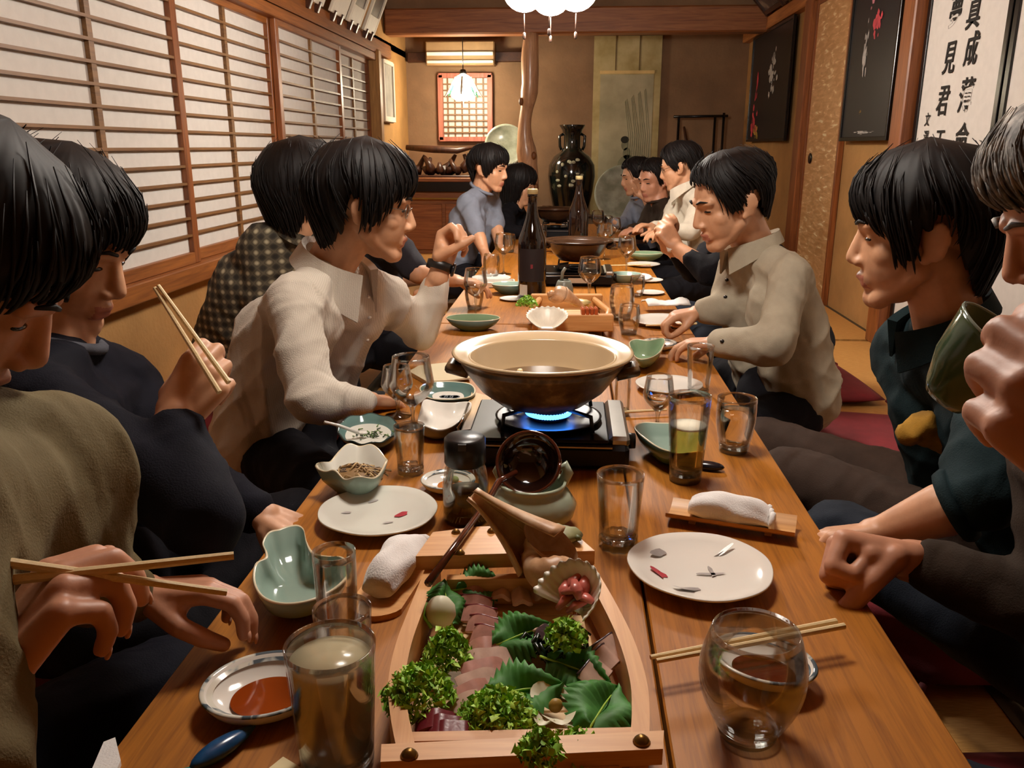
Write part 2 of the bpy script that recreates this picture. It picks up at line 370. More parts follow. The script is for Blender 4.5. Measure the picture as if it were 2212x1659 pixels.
# log post
lp = MB(); pts = []; rr = []
for i in range(29):
    z = i / 28 * 1.69; pts.append((-.345 + .022 * math.sin(z * 4.3 + .6) + .01 * math.sin(z * 11), 6.78 + .02 * math.sin(z * 3.1), z))
    rr.append(.058 + .010 * math.sin(z * 9 + 1) + .014 * math.exp(-((z - .82) / .07) ** 2) + .012 * math.exp(-((z - 1.25) / .06) ** 2) + .03 * math.exp(-((z - .0) / .25) ** 2) + .025 * math.exp(-((z - .55) / .12) ** 2))
lp.tube(pts, rr, 18)
kn = [(-.345 - .055, 6.73, 1.2), (-.30, 6.725, .8), (-.28, 6.73, .56)]
tr = thing('log_post', 'knotty pale natural log pillar standing beside the alcove', 'pillar', (-.345, 6.78, 0))
wpart('trunk', lp.me(wood('peeled_log', '#a4785a', '#d8ac84', .35, axis=2, coat=.25)), tr)
for p in kn: wpart('knot', MB().ball(p, (.02, .018, .03), 10, 8).me(wood('knot_wood', '#5a3018', '#8a5a30', .5, axis=2)), tr)
# cabinet under the window
cb = thing('alcove_cabinet', 'low wooden alcove cabinet with black band under the lattice window', 'cabinet', (-1.06, 7.28, 0))
obj('body', MB().box((0, .02, .26), (.76, .56, .52)).me(M_redwood_x, False), cb)
obj('top_board', MB().box((0, 0, .605), (.78, .62, .03), bev=.004).me(M_redwood_x, False), cb)
obj('lacquer_band', MB().box((0, -.005, .55), (.77, .6, .08), bev=.003).me(M_black, False), cb)
obj('metal_edge', MB().box((0, -.31, .455), (.76, .012, .012)).me(mat('brass', '#a08040', .35, .1, Metallic=.9), False), cb)
for s in (-1, 1): obj('door', MB().box((s * .19, -.268, .22), (.35, .02, .38), bev=.004).me(M_redwood_x, False), cb)
# lattice window in the back wall
e = obj('window_7', None, loc=(-.935, YB - .02, .93)); e['kind'] = 'structure'
pinkw = wood('window_frame_wood', '#8a4030', '#b8705a', .5, axis=2)
obj('paper', MB().box((0, .008, .26), (.42, .004, .5)).me(M_paper, False), e)
for s in (-1, 1): obj('jamb', MB().box((s * .215, -.01, .26), (.045, .05, .54), bev=.003).me(pinkw, False), e)
for z in (0.0, .525): obj('rail', MB().box((0, -.01, z), (.46, .05, .04), bev=.003).me(pinkw, False), e)
hb = MB().box((0, 0, 0), (.4, .012, .012)).me(M_lattice, False); vb = MB().box((0, 0, 0), (.013, .012, .5)).me(M_lattice, False)
for k in range(9): obj('lattice_bar', hb, e, loc=(0, -.006, .055 + k * .05))
for k in range(6): obj('lattice_bar', vb, e, loc=(-.155 + k * .062, 0.0, .26))
# air conditioner
e = thing('air_conditioner', 'brown wall air conditioner with two pale louvres above the alcove window', 'air conditioner', (-.955, 7.47, 1.53))
obj('case', MB().box((0, .03, .09), (.58, .2, .19), bev=.01).me(mat('ac_case', '#9a7a54', .6), False), e)
for z, h in ((.085, .03), (.022, .022)): obj('louvre', MB().box((0, -.075, z), (.56, .02, h), rot=Matrix.Rotation(.3, 3, 'X'), bev=.004).me(M_white, False), e)
# alcove pendant lamp
M_opal2 = emit('lit_alcove_glass', (1.0, .86, .64), ALCOVE_E); M_green = mat('green_glass', '#2f7a58', .15, .1, Transmission_Weight=.5)
e = thing('alcove_lamp', 'small lit glass pendant lamp with green edged shade before the lattice window', 'lamp', (-.88, 7.0, 1.22))
obj('glass_shade', MB().lathe([(.02, .2), (.05, .185), (.085, .13), (.10, .07), (.095, .03), (.06, .005), (0, 0)], 24).me(M_opal2), e)
for k in range(8):
    a = 2 * pi * k / 8; c_, s_ = math.cos(a), math.sin(a)
    obj('shade_petal', MB().tube([(.06 * c_, .06 * s_, .18), (.10 * c_, .10 * s_, .10), (.15 * c_, .15 * s_, .03)], [.01, .012, .004], 6).me(M_green if k % 2 else M_white), e)
obj('cap', MB().lathe([(0, .24), (.022, .235), (.03, .2), (0, .195)], 14).me(M_black), e)
obj('cord', MB().tube([(0, 0, .24), (0, 0, 1.06)], .004, 6).me(M_black), e)
obj('pull_string', MB().tube([(0, 0, 0), (0, 0, -.05)], .002, 5).me(M_white), e)
# hanging scroll
n = NT('scroll_silk'); v = n.coord(); f = n.noise(v, 6, 4); n.base(n.ramp(f, [(.35, '#a5925e'), (.7, '#c4b384')])); n.pset(Roughness=.85); M_silk = n.m
n = NT('ink_wash'); v = n.coord(); f = n.noise(v, 3, 6); n.base(n.ramp(f, [(.35, '#958d70'), (.6, '#b3a98a'), (.8, '#c4b898')])); n.pset(Roughness=.85); M_wash = n.m
e = thing('hanging_scroll', 'long hanging scroll painting of a seated figure on the alcove wall', 'scroll', (.45, 7.575, .26))
obj('backing', MB().box((0, 0, .76), (.57, .006, 1.5)).me(M_silk, False), e)
obj('painting', MB().box((0, -.004, .72), (.45, .004, .95)).me(M_wash, False), e)
obj('top_strip', MB().box((0, -.006, 1.215), (.46, .008, .025)).me(mat('scroll_strip', '#d8b878', .7), False), e)
obj('roller', MB().tube([(-.31, -.008, .01), (.31, -.008, .01)], .016, 10).me(M_darkwood), e)
obj('top_rod', MB().tube([(-.29, -.006, 1.51), (.29, -.006, 1.51)], .008, 8).me(M_darkwood), e)
for s in (-1, 1): obj('ribbon', MB().box((s * .1, -.006, 1.36), (.008, .003, .29)).me(mat('ribbon_brown', '#6a5430', .8), False), e)
fig = MB()
for dx, dz, rx, rz in [(.0, .62, .03, .045), (.02, .55, .035, .05), (.03, .44, .09, .10), (.06, .34, .12, .08)]:
    fig.addm([(dx + rx * math.cos(2 * pi * k / 14), -.0066, dz + rz * math.sin(2 * pi * k / 14)) for k in range(14)], [tuple(range(14))])
obj('painted_robe', fig.me(mat('painted_grey_green', '#7c7a60', .9, .2, 20), False, False), e)
obj('painted_hair', MB().addm([(.0 + .036 * math.cos(2 * pi * k / 12), -.0072, .665 + .03 * math.sin(2 * pi * k / 12)) for k in range(12)], [tuple(range(12))]).me(mat('painted_black', '#26241c', .9), False, False), e)
reeds = MB()
for k in range(11):
    x0 = .02 + k * .018; reeds.tube([(x0, -.0066, .35), (x0 + .01, -.0066, .7), (x0 - .03 - .01 * (k % 3), -.0066, .98 + .01 * k)], .0016, 4)
obj('painted_reeds', reeds.me(mat('painted_reed', '#77775a', .9)), e)
# big vase
n = NT('vase_glaze'); v = n.coord(); f = n.noise(v, 5, 5, .6)
n.base(n.ramp(f, [(.42, '#0c0f10'), (.62, '#1c221c'), (.74, '#6b6a50')])); n.pset(Roughness=.12, Coat_Weight=.5); M_vase = n.m
e = thing('floor_vase', 'tall black glazed vase with flared neck and shell inlay beside the scroll', 'vase', (-.005, 7.2, .17))
prof = [(0, 0), (.11, 0), (.125, .01), (.14, .15), (.18, .33), (.197, .46), (.19, .55), (.15, .62), (.085, .665), (.07, .69), (.07, .78), (.085, .83), (.108, .865), (.104, .87), (.07, .80), (.06, .7), (.0, .6)]
obj('body', MB().lathe(prof, 40).me(M_vase), e)
for s in (-1, 1): obj('handle', MB().tube([(s * .07, 0, .80), (s * .105, 0, .78), (s * .10, 0, .70), (s * .085, 0, .67)], .012, 8).me(M_vase), e)
inl = mat('shell_inlay', '#b8b89c', .2, .4, 40); rnd = random.Random(3)
for k in range(16):
    a = -pi / 2 + rnd.uniform(-1.0, .5); z = rnd.uniform(.38, .60); r = np.interp(z, [.33, .46, .55, .62], [.18, .197, .19, .15]) + .001
    c = Vector((r * math.cos(a), r * math.sin(a), z)); obj('inlay_flake', MB().ball(c, (.018 * rnd.uniform(.5, 1.2), .006, .014 * rnd.uniform(.5, 1.2)), 7, 5, Matrix.Rotation(a + pi / 2, 3, 'Z')).me(inl, False), e)
# display plates
n = NT('celadon_plate_glaze'); v = n.coord(); f = n.noise(v, 9, 5); n.base(n.ramp(f, [(.35, '#7c8270'), (.65, '#a9ae9c')])); n.pset(Roughness=.18); M_cplate = n.m
def big_plate(label, loc, r, tilt):
    e = thing('display_plate', label, 'plate', loc)
    m = MB().lathe([(0, -.012), (r * .5, -.012), (r * .93, .02), (r, .03), (r, .036), (r * .9, .028), (r * .55, -.002), (0, -.002)], 44)
    m.xf(Matrix.Translation((0, 0, r)) @ Matrix.Rotation(pi / 2 - tilt, 4, 'X')); obj('dish', m.me(M_cplate), e)
    g = MB().tube([(-.1, 0, -.005), (-.1, .02, .1), (-.1, .1, .3 * r)], .008, 6).tube([(.1, 0, -.005), (.1, .02, .1), (.1, .1, .3 * r)], .008, 6).tube([(-.12, -.03, .0), (.12, -.03, .0)], .008, 6)
    obj('stand', g.me(M_darkwood), e); return e
big_plate('round pale glazed plate on a stand beside the log pillar', (-.55, 7.12, .70), .172, .25)
big_plate('large grey green glazed plate leaning near the hanging scroll', (.415, 6.9, .26), .235, .35)
pd = thing('display_stand', 'small dark wooden plinth under the round pale plate', 'stand', (-.545, 7.12, 0))
obj('top', MB().box((0, 0, .675), (.22, .2, .03), bev=.004).me(M_darkwood, False), pd)
for sx in (-1, 1):
    for sy in (-1, 1): obj('leg', MB().box((sx * .09, sy * .07, .33), (.03, .03, .66)).me(M_darkwood, False), pd)
pd = thing('display_stand', 'low dark box under the large grey green plate', 'stand', (.415, 6.93, .17))
obj('box', MB().box((0, 0, .04), (.3, .2, .08), bev=.004).me(M_darkwood, False), pd)
# driftwood
e = thing('driftwood', 'dark twisted driftwood ornament on the alcove cabinet', 'ornament', (-1.06, 7.18, .6205))
rnd = random.Random(5)
for k in range(9):
    x = -.25 + k * .06; h = rnd.uniform(.10, .22)
    obj('twisted_root', MB().tube([(x, 0, 0.05), (x + rnd.uniform(-.05, .05), rnd.uniform(-.05, .05), h * .5), (x + rnd.uniform(-.08, .08), rnd.uniform(-.03, .03), h)], [rnd.uniform(.03, .05), rnd.uniform(.025, .04), .014], 9).me(wood('driftwood_wood', '#1c0f0a', '#4c2c1c', .35, axis=2)), e)
obj('curved_branch', MB().tube([(-.33, 0, .24), (-.1, -.02, .225), (.1, -.01, .215), (.28, 0, .25)], [.022, .03, .026, .008], 9).me(MATS['driftwood_wood']), e)
obj('base', MB().box((.0, 0, .008), (.5, .2, .016), bev=.004).me(M_darkwood, False), e)
# black bamboo frame
e = thing('bamboo_frame', 'thin black bamboo display frame standing at the right end of the alcove', 'stand', (1.075, 7.45, .17))
for nm, a, b in [('pole', (-.187, 0, 0), (-.187, 0, .95)), ('pole', (.187, 0, 0), (.187, 0, .97)), ('pole', (.12, .03, 0), (.12, .03, .94)), ('crossbar', (-.23, 0, .94), (.22, 0, .945)), ('crossbar', (-.187, 0, .1), (.187, 0, .1))]:
    obj(nm, MB().tube([a, b], .011, 8).me(M_black), e)
obj('gnarled_branch', MB().tube([(-.1, .0, .1), (-.06, .0, .4), (-.08, .0, .6), (-.14, .0, .86)], [.03, .026, .02, .01], 8).me(M_darkwood), e)

# ================================================================ LAMPS
M_globe = emit('lit_opal_globe', (1.0, .92, .82), LAMP_E); M_globe_n = emit('lit_opal_globe_near', (1.0, .92, .82), LAMP_N)
M_cordw = mat('lamp_cord', '#3a2418', .6)
def pendant(label, loc, gm):
    e = thing('pendant_lamp', label, 'lamp', loc)
    g = MB().lathe([(0, -.085)] + [(.085 * math.cos(a), .085 * math.sin(a)) for a in np.linspace(-1.45, 1.3, 12)] + [(.02, .084), (0, .084)], 24).me(gm)
    for k, (dx, dy, dz) in enumerate([(0, -.1, 0), (.1, 0, .01), (0, .1, .01), (-.1, 0, .01)]):
        o = obj('glass_globe', g, e, loc=(dx, dy, dz + .085))
        obj('globe_holder', MB().lathe([(0, .12), (.03, .115), (.045, .09), (.04, .075), (0, .075)], 16).me(M_darkwood), o)
        obj('pull_cord', MB().tube([(dx, dy, .005), (dx, dy, -.06)], .002, 5).me(M_cordw), e)
        obj('cord_weight', MB().lathe([(0, -.09), (.006, -.085), (.006, -.065), (0, -.06)], 8, c=(dx, dy, 0)).me(M_cordw), e)
    obj('wooden_cross', MB().box((0, 0, .215), (.26, .03, .025), bev=.004).box((0, 0, .215), (.03, .26, .024), bev=.004).me(M_darkwood, False), e)
    obj('stem', MB().tube([(0, 0, .22), (0, 0, ZC - loc[2])], .008, 8).me(M_cordw), e)
pendant('pendant lamp of four glowing globes over the middle of the table', (-.097, 3.5, 1.36), M_globe)
pendant('pendant lamp of four glowing globes above the big clay pot', (-.05, 1.50, 1.50), M_globe_n)
# ================================================================ TABLES
TZ = 0.32
n = NT('table_wood'); v = n.coord(scale=(26, 1.6, 1)); f = n.noise(v, 3, 6, .6, 1.0); v2 = n.coord(scale=(140, 5, 1)); f2 = n.noise(v2, 3, 3)
mx = n.add('ShaderNodeMath', operation='MULTIPLY_ADD'); n.link(f2, mx.inputs[0]); mx.inputs[1].default_value = .4; n.link(f, mx.inputs[2])
n.base(n.ramp(mx.outputs[0], [(.45, '#80490a'), (.8, '#ab6a18')])); n.pset(Roughness=.46); n.bump(mx.outputs[0], .08, .001); M_table = n.m
M_tedge = wood('table_edge_wood', '#6a3418', '#8e4e22', .35, axis=1)
for i, (a, b, nm) in enumerate([(-.55, 2.62, 'nearest the camera'), (2.625, 4.42, 'in the middle of the room'), (4.425, 6.25, 'at the far end')]):
    e = thing('low_table', 'long low wooden dining table ' + nm, 'table', (-.022, (a + b) / 2, 0), group='low tables set end to end'); L = b - a - .004
    for nm2, x0, x1 in (('top_board', -.401, .122), ('top_board', .126, .401)):
        obj(nm2, MB().box(((x0 + x1) / 2, 0, TZ - .015), (x1 - x0, L, .03), bev=.002).me(M_table, False), e)
    for s in (-1, 1): obj('apron', MB().box((s * .375, 0, TZ - .055), (.02, L - .1, .048)).me(M_tedge, False), e)
    for sx in (-1, 1):
        for sy in (-1, 1): obj('leg', MB().box((sx * .34, sy * (L / 2 - .12), (TZ - .03) / 2), (.06, .06, TZ - .031), bev=.004).me(M_tedge, False), e)

# ================================================================ CROCKERY
M_porc = mat('white_porcelain', '#e6e1d8', .12, .03, 8)
M_porc_g = mat('grey_white_porcelain', '#dcdbd0', .14, .04, 8)
M_cream = mat('cream_rim', '#d8ccae', .2, .05)
M_cel = mat('celadon', '#8fa69a', .1, .06, 10)
M_cel_d = mat('dark_celadon', '#5f7d78', .12, .12, 10)
M_cel_g = mat('green_celadon', '#7d9878', .12, .10, 10)
M_stone = mat('ash_glaze', '#8d8676', .3, .14, 16)
M_darkglaze = mat('dark_green_glaze', '#2a3a38', .15, .15, 10)
M_navy = mat('cobalt_brushwork', '#46505a', .25, .2, 60)
M_redp = mat('red_overglaze', '#a82a38', .3, .2, 40)
M_twig = mat('grey_brushwork', '#aaa3a0', .3, .2, 40)
n = NT('soy_sauce'); n.pset(Base_Color=(*lin('#8a3a10'), 1), Roughness=.06, Coat_Weight=.5); M_soy = n.m
n = NT('dark_soy'); n.pset(Base_Color=(*lin('#4c160c'), 1), Roughness=.06, Coat_Weight=.5); M_soy2 = n.m
M_gl = thin_glass('thin_glass'); M_gl2 = thin_glass('thin_glass_bright', (.95, .96, .94)); M_tg = thin_glass('cast_glass', (.90, .92, .90), 1.0, .12)
n = NT('cloudy_drink'); tr = n.add('ShaderNodeBsdfTransparent'); mx = n.add('ShaderNodeMixShader'); n.pset(Base_Color=(*lin('#ded2ac'), 1), Roughness=.2); mx.inputs[0].default_value = .60
n.link(tr.outputs[0], mx.inputs[1]); n.link(n.b.outputs[0], mx.inputs[2]); n.link(mx.outputs[0], n.o.inputs[0]); M_cloudy = n.m
n = NT('beer'); n.pset(Base_Color=(.86, .58, .12, 1), Roughness=0, Transmission_Weight=1, IOR=1.2); M_beer = n.m
n = NT('water'); n.pset(Base_Color=(.97, .96, .92, 1), Roughness=0, Transmission_Weight=1, IOR=1.25); M_water = n.m
M_foam = mat('beer_foam', '#e8dfc8', .7, .05, 60, .4, 200)
M_towel = mat('white_terry', '#f0edea', .95, .04, 50, .5, 420, .002, Sheen_Weight=.3)
M_bamboo = wood('split_bamboo', '#b07a44', '#d8a468', .4, axis=0)
M_boatwood = wood('boat_cypress', '#bf8348', '#dca468', .42, axis=1, scale=.9, bump=.06)
M_boatwood_x = wood('boat_cypress_cross', '#bf8348', '#dfa86c', .42, axis=0, scale=.9, bump=.06)
M_slat = wood('pale_slat', '#d0a26a', '#eac692', .5, axis=0, bump=.05)
M_chop = wood('chopstick_wood', '#d8ba84', '#efd8a8', .5, axis=0, bump=0, kind='Generated')

def smooth_outline(pts, n=72):
    P = [Vector((p[0], p[1])) for p in pts]; m = len(P); out = []
    for i in range(n):
        t = i / n * m; k = int(t) % m; u = t - int(t)
        a, b, c, d = P[(k - 1) % m], P[k], P[(k + 1) % m], P[(k + 2) % m]
        out.append(.5 * ((2 * b) + (c - a) * u + (2 * a - 5 * b + 4 * c - d) * u * u + (3 * b - a - 3 * c + d) * u ** 3))
    return out
def basin(name, label, cat, pts, zr, mats, foot=.55, floor=.5, th=.004, z0=TZ, floor_z=.012, wave=None, group=None, n=72, parts=True):
    """free-form dish: pts = world (x, y) of the rim outline"""
    o = smooth_outline(pts, n); c = sum(o, Vector((0, 0))) / len(o)
    e = thing(name, label, cat, (c.x, c.y, z0), group=group); o = [p - c for p in o]; H = zr - z0
    V = []; F = []; mi = []; rings = []
    def ring(s, z, wv=0.0, off=0.0):
        k = len(V)
        for i, p in enumerate(o):
            q = p * s
            if off and p.length > 0: q = q - p.normalized() * off
            V.append((q.x, q.y, z + (wave(i / n) * wv if wave else 0)))
        rings.append(k)
    ring(foot * .9, 0); ring(foot, .002); ring((foot + 1) / 2 + .08, H * .45); ring(1.0, H - .002, 1); ring(1.0, H, 1, th * .3); ring(1.0, H - .001, 1, th)
    ring((floor + 1) / 2 + .10, H * .45 + .006, .3, th); ring(floor, floor_z); ring(floor * .5, floor_z - .001); ring(.02, floor_z - .001)
    for a in range(len(rings) - 1):
        for i in range(n):
            j = (i + 1) % n; F.append((rings[a] + i, rings[a] + j, rings[a + 1] + j, rings[a + 1] + i)); mi.append(1 if a in (3, 4) else (2 if a < 3 else 0))
    F.append(tuple(rings[0] + i for i in range(n))[::-1]); mi.append(2); F.append(tuple(rings[-1] + i for i in range(n))); mi.append(0)
    obj('dish', mesh(V, F, mats, True, mi), e); e['_o'] = 0; del e['_o']
    return e, o
def pz(pts, z): return [tuple(at_z(x, y, z)[:2]) for x, y in pts]
def blot(cx, cy, z, rx, ry, k=9, seed=0, rot=0.0):
    r = random.Random(seed); V = [(cx, cy, z)]; 
    for i in range(k):
        a = 2 * pi * i / k; q = r.uniform(.55, 1.1); x, y = rx * q * math.cos(a), ry * q * math.sin(a)
        V.append((cx + x * math.cos(rot) - y * math.sin(rot), cy + x * math.sin(rot) + y * math.cos(rot), z))
    return V, [(0, 1 + i, 1 + (i + 1) % k) for i in range(k)]
def round_plate(label, loc, r, h, mats=None, group=None, wob=.012, cat='plate', name='plate'):
    e = thing(name, label, cat, loc, group=group)
    prof = [(0, .004), (r * .52, .004), (r * .54, 0), (r * .58, 0), (r * .60, .006), (r * .85, h * .55), (r, h - .002), (r, h), (r * .985, h + .0005), (r * .84, h * .62 + .003), (r * .6, .011), (0, .0095)]
    m = MB().lathe(prof, 64, rf=lambda a, rr, z: 1 + wob * math.sin(3 * a + loc[0] * 30) + wob * .5 * math.sin(7 * a) * (rr / r) ** 2)
    obj('dish', m.me(mats or M_porc), e); return e
def plate_decor(e, r, items):
    for nm, x, y, rx, ry, rot, mm, sd in items:
        V, F = blot(x, y, .0118 + .0 * r, rx, ry, 11, sd, rot); d = math.hypot(x, y)
        if d > r * .58: V = [(p[0], p[1], .0118 + max(0, (math.hypot(p[0], p[1]) - r * .58)) / (r * .4) * .018) for p in V]
        obj(nm, mesh(V, F, mm, False), e)
# --- two big round plates
pR = round_plate('round white plate with red leaf motif in front of the bamboo towel tray', (.178, 1.005, TZ), .094, .022)
plate_decor(pR, .094, [('painted_leaf', -.055, -.012, .017, .008, -1.0, M_redp, 1), ('painted_twig', .012, -.008, .02, .004, .1, M_twig, 2), ('painted_twig', .015, -.002, .004, .018, .1, M_twig, 3), ('painted_twig', -.05, .04, .016, .008, .5, M_twig, 4), ('painted_twig', .04, .05, .018, .003, .6, M_twig, 5), ('painted_twig', -.025, -.052, .02, .009, .1, M_twig, 6)])
pL = round_plate('round white plate with red leaf motif on the left beside the leaf bowl', (-.284, 1.150, TZ), .090, .020, M_porc_g)
plate_decor(pL, .09, [('painted_leaf', .035, .0, .016, .007, .9, M_redp, 11), ('painted_twig', -.02, .045, .012, .004, .7, M_twig, 12), ('painted_twig', .02, -.03, .012, .003, .4, M_twig, 13), ('painted_twig', -.05, .0, .01, .004, .2, M_twig, 14)])
# --- celadon gourd bowl
g_out = pz([(566, 1170), (580, 1148), (602, 1142), (622, 1135), (643, 1133), (656, 1142), (663, 1168), (680, 1193), (712, 1201), (742, 1203), (760, 1226), (742, 1256), (703, 1283), (655, 1300), (605, 1303), (565, 1288), (546, 1255), (549, 1218), (570, 1205), (572, 1190)], .372)
ge, go = basin('celadon_bowl', 'pale blue green celadon bowl shaped like a gourd at the left table edge', 'bowl', g_out, .372, [M_cel, M_cream, M_cel], .55, .55, .004, floor_z=.014, n=100)
# --- soy dishes
M_bw = NT('blue_white_porcelain'); v = M_bw.coord(); f = M_bw.noise(v, 26, 3, .6, .8)
M_bw.base(M_bw.ramp(f, [(.47, '#d6d2c4'), (.52, '#b9bdb8'), (.58, '#4e5c64')])); M_bw.pset(Roughness=.12); M_bw = M_bw.m
def soy_dish(label, outline, zr, soy_m, sauce=(0, 0, .5)):
    e, o = basin('soy_dish', label, 'dish', outline, zr, [M_porc, M_bw, M_porc], .6, .62, .005, floor_z=.008, group='soy dishes')
    H = zr - TZ
    # painted band inside the wall
    V = []; F = []; n = len(o)
    for s, z in ((.80, H * .40 + .0062), (.94, H * .82)):
        for p in o: q = p * s; V.append((q.x, q.y, z + .0026))
    F = [(i, (i + 1) % n, n + (i + 1) % n, n + i) for i in range(n)]
    obj('painted_band', mesh(V, F, M_bw), e)
    V = [(p.x * sauce[2] + sauce[0], p.y * sauce[2] + sauce[1], .0105) for p in o]; obj('soy_sauce', mesh(V, [tuple(range(n))], soy_m, False), e)
    return e
def ell(px, py, rx, ry, z, rot=0.0, k=14, bump=0.0):
    out = []
    for i in range(k):
        a = 2 * pi * i / k; q = 1 + bump * math.cos(a * 5); x, y = rx * q * math.cos(a), ry * q * math.sin(a)
        out.append((px + x * math.cos(rot) - y * math.sin(rot), py + x * math.sin(rot) + y * math.cos(rot)))
    return out
c = at_z(572, 1472, .345); soy_dish('round soy dish with orange brown sauce behind the tall cloudy glass', ell(c.x, c.y, .064, .056, .345, .4), .345, M_soy, (.004, -.004, .58))
c = at_z(1650, 1418, .345); soyR = soy_dish('oval soy dish with dark sauce under chopsticks on the right', ell(c.x, c.y, .056, .045, .345, -.5), .345, M_soy2, (.0, -.004, .6))
c = at_z(968, 1033, .34); s3 = soy_dish('small soy dish with reddish sauce beside the condiment jar', ell(c.x, c.y, .046, .044, .34), .34, mat('thin_soy', '#b87038', .1), (.006, -.006, .5))
obj('wasabi_dab', MB().ball((.008, .01, .014), (.009, .008, .006), 10, 6).me(mat('wasabi', '#8a9458', .7)), s3)
# --- chopsticks
def chopstick(label, a, b, ra=.0036, rb=.0026, parent=None, group='wooden chopsticks'):
    a, b = Vector(a), Vector(b); m = MB().tube([a, a.lerp(b, .5), b], [ra, (ra + rb) / 2, rb], 8)
    o = obj('chopstick', auto(m.me(M_chop)), parent); return tag(o, label, 'chopstick', group)
a1, b1 = at_z(1405, 1420, .349), at_z(1806, 1342, .3535); a2, b2 = at_z(1418, 1428, .3495), at_z(1824, 1352, .354)
chopstick('rear chopstick of the pair across the oval soy dish', b1, a1); chopstick('front chopstick of the pair across the oval soy dish', b2, a2)
# --- leaf bowl with shredded food
lb = pz([(680, 1005), (705, 1000), (722, 980), (752, 962), (775, 958), (800, 962), (826, 975), (838, 992), (830, 1012), (806, 1028), (772, 1034), (745, 1030), (726, 1022), (706, 1015)], .372)
le, lo = basin('leaf_bowl', 'pale leaf shaped bowl of brown shredded garnish on the left', 'bowl', lb, .372, [M_porc_g, M_cream, M_cel], .5, .5, .004, wave=lambda t: .004 * math.sin(t * 2 * pi * 6))
rnd = random.Random(4); sh = MB()
for k in range(70):
    a = rnd.uniform(0, 6.28); r = .030 * math.sqrt(rnd.random()); x, y = .006 + r * 1.25 * math.cos(a), r * math.sin(a); z = .034 + .012 * (1 - r / .03)
    d = rnd.uniform(0, 6.28); l = rnd.uniform(.008, .02)
    sh.tube([(x - l * math.cos(d), y - l * math.sin(d), z - .004), (x, y, z + rnd.uniform(0, .004)), (x + l * math.cos(d + .6), y + l * math.sin(d + .6), z - .004)], .0016, 5, mi=k % 3)
sg = obj('shredded_garnish', sh.me([mat('shred_brown', '#8a6a40', .6), mat('shred_tan', '#b99a68', .6), mat('shred_dark', '#54402c', .6)]), le); sg['kind'] = 'stuff'
obj('garnish_heap', MB().ball((.006, 0, .024), (.042, .034, .018), 16, 8).me(MATS['shred_brown']), le)
# --- dark green dish with herbs and spoon, white dish, green dish, napkin
gd = pz([(728, 925), (745, 903), (790, 893), (835, 897), (862, 915), (850, 940), (815, 955), (770, 956), (738, 945)], .352)
de, do = basin('herb_dish', 'dark green rimmed dish of white cream and chopped herbs by the shirt hem', 'dish', gd, .352, [M_cel_d, M_darkglaze, M_darkglaze], .6, .66, .004, wave=lambda t: .002 * math.sin(t * 2 * pi * 9))
obj('white_filling', mesh([(p.x * .74, p.y * .74, .018) for p in do], [tuple(range(len(do)))], M_porc_g, False), de)
hb = MB(); rnd = random.Random(8)
for k in range(46):
    x, y = rnd.gauss(.008, .018), rnd.gauss(0, .013); d = rnd.uniform(0, 6.28); l = rnd.uniform(.002, .005)
    hb.tube([(x - l * math.cos(d), y - l * math.sin(d), .0195), (x + l * math.cos(d), y + l * math.sin(d), .0205 + rnd.uniform(0, .003))], .0011, 5, mi=k % 2)
h_ = obj('chopped_herbs', hb.me([mat('herb_dark', '#2c3c22', .6), mat('herb_green', '#5a7a34', .6)]), de); h_['kind'] = 'stuff'
c0 = Vector(de.location); 
sp = MB().tube([(0, 0, 0), (-.035, -.012, .018), (-.055, -.03, .03)], [.004, .003, .003], 8).ball((.006, .004, -.001), (.010, .007, .003), 12, 8)
s_ = tag(obj('white_spoon', sp.me(M_porc), loc=(at_z(775, 935, .35) + Vector((0, 0, .0)))), 'small white ceramic spoon standing in the herb dish', 'spoon')
wd = pz([(908, 882), (920, 864), (955, 866), (985, 872), (1018, 868), (1008, 892), (985, 918), (950, 925), (918, 922), (902, 910)], .352)
basin('white_dish', 'plain white square dish beside the gas stove', 'dish', wd, .352, [M_porc, M_porc, M_stone], .8, .62, .003, wave=lambda t: .003 * math.sin(t * 2 * pi * 4))
g2 = pz([(905, 838), (925, 826), (970, 823), (1015, 828), (1028, 842), (1015, 856), (970, 862), (925, 858)], .350)
ge2, g2o = basin('green_dish', 'dark green dish with pale centre and ring motif behind the wine glass', 'dish', g2, .350, [M_cel_d, M_cream, M_darkglaze], .65, .68, .004)
obj('white_panel', mesh([(p.x * .56, p.y * .62, .0128) for p in g2o], [tuple(range(len(g2o)))], M_porc, False), ge2)
rg = MB()
for dx, rr in ((0, .008), (.013, .009), (-.011, .007)): rg.lathe([(rr, .0134), (rr + .0016, .0140), (rr + .0032, .0134)], 18, c=(dx, 0, 0))
obj('ring_motif', rg.me(M_navy), ge2)
# --- folded paper napkin
nk = pz([(880, 800), (905, 786), (960, 780), (1000, 782), (1012, 812), (960, 818), (915, 820)], .33)
m = MB(); m.prism(nk, TZ + .001, TZ + .006); q = [(x * .98 + .003, y * .985 + .012) for x, y in nk]; m.prism(q, TZ + .007, TZ + .011)
tag(obj('paper_napkin', m.me(mat('napkin_paper', '#d3c5a4', .9, .04, 9), False)), 'folded cream paper napkin left of the big clay pot', 'napkin')
# --- tongs/spoon leaning by the stove
sp = MB().tube([at_z(1012, 872, .352), at_z(1000, 905, .35), at_z(990, 928, .345)], [.003, .003, .0055], 8)
tag(obj('steel_spoon', sp.me(mat('steel', '#b8b2a8', .18, .05, Metallic=1.0))), 'thin steel spoon lying against the white dish', 'spoon')
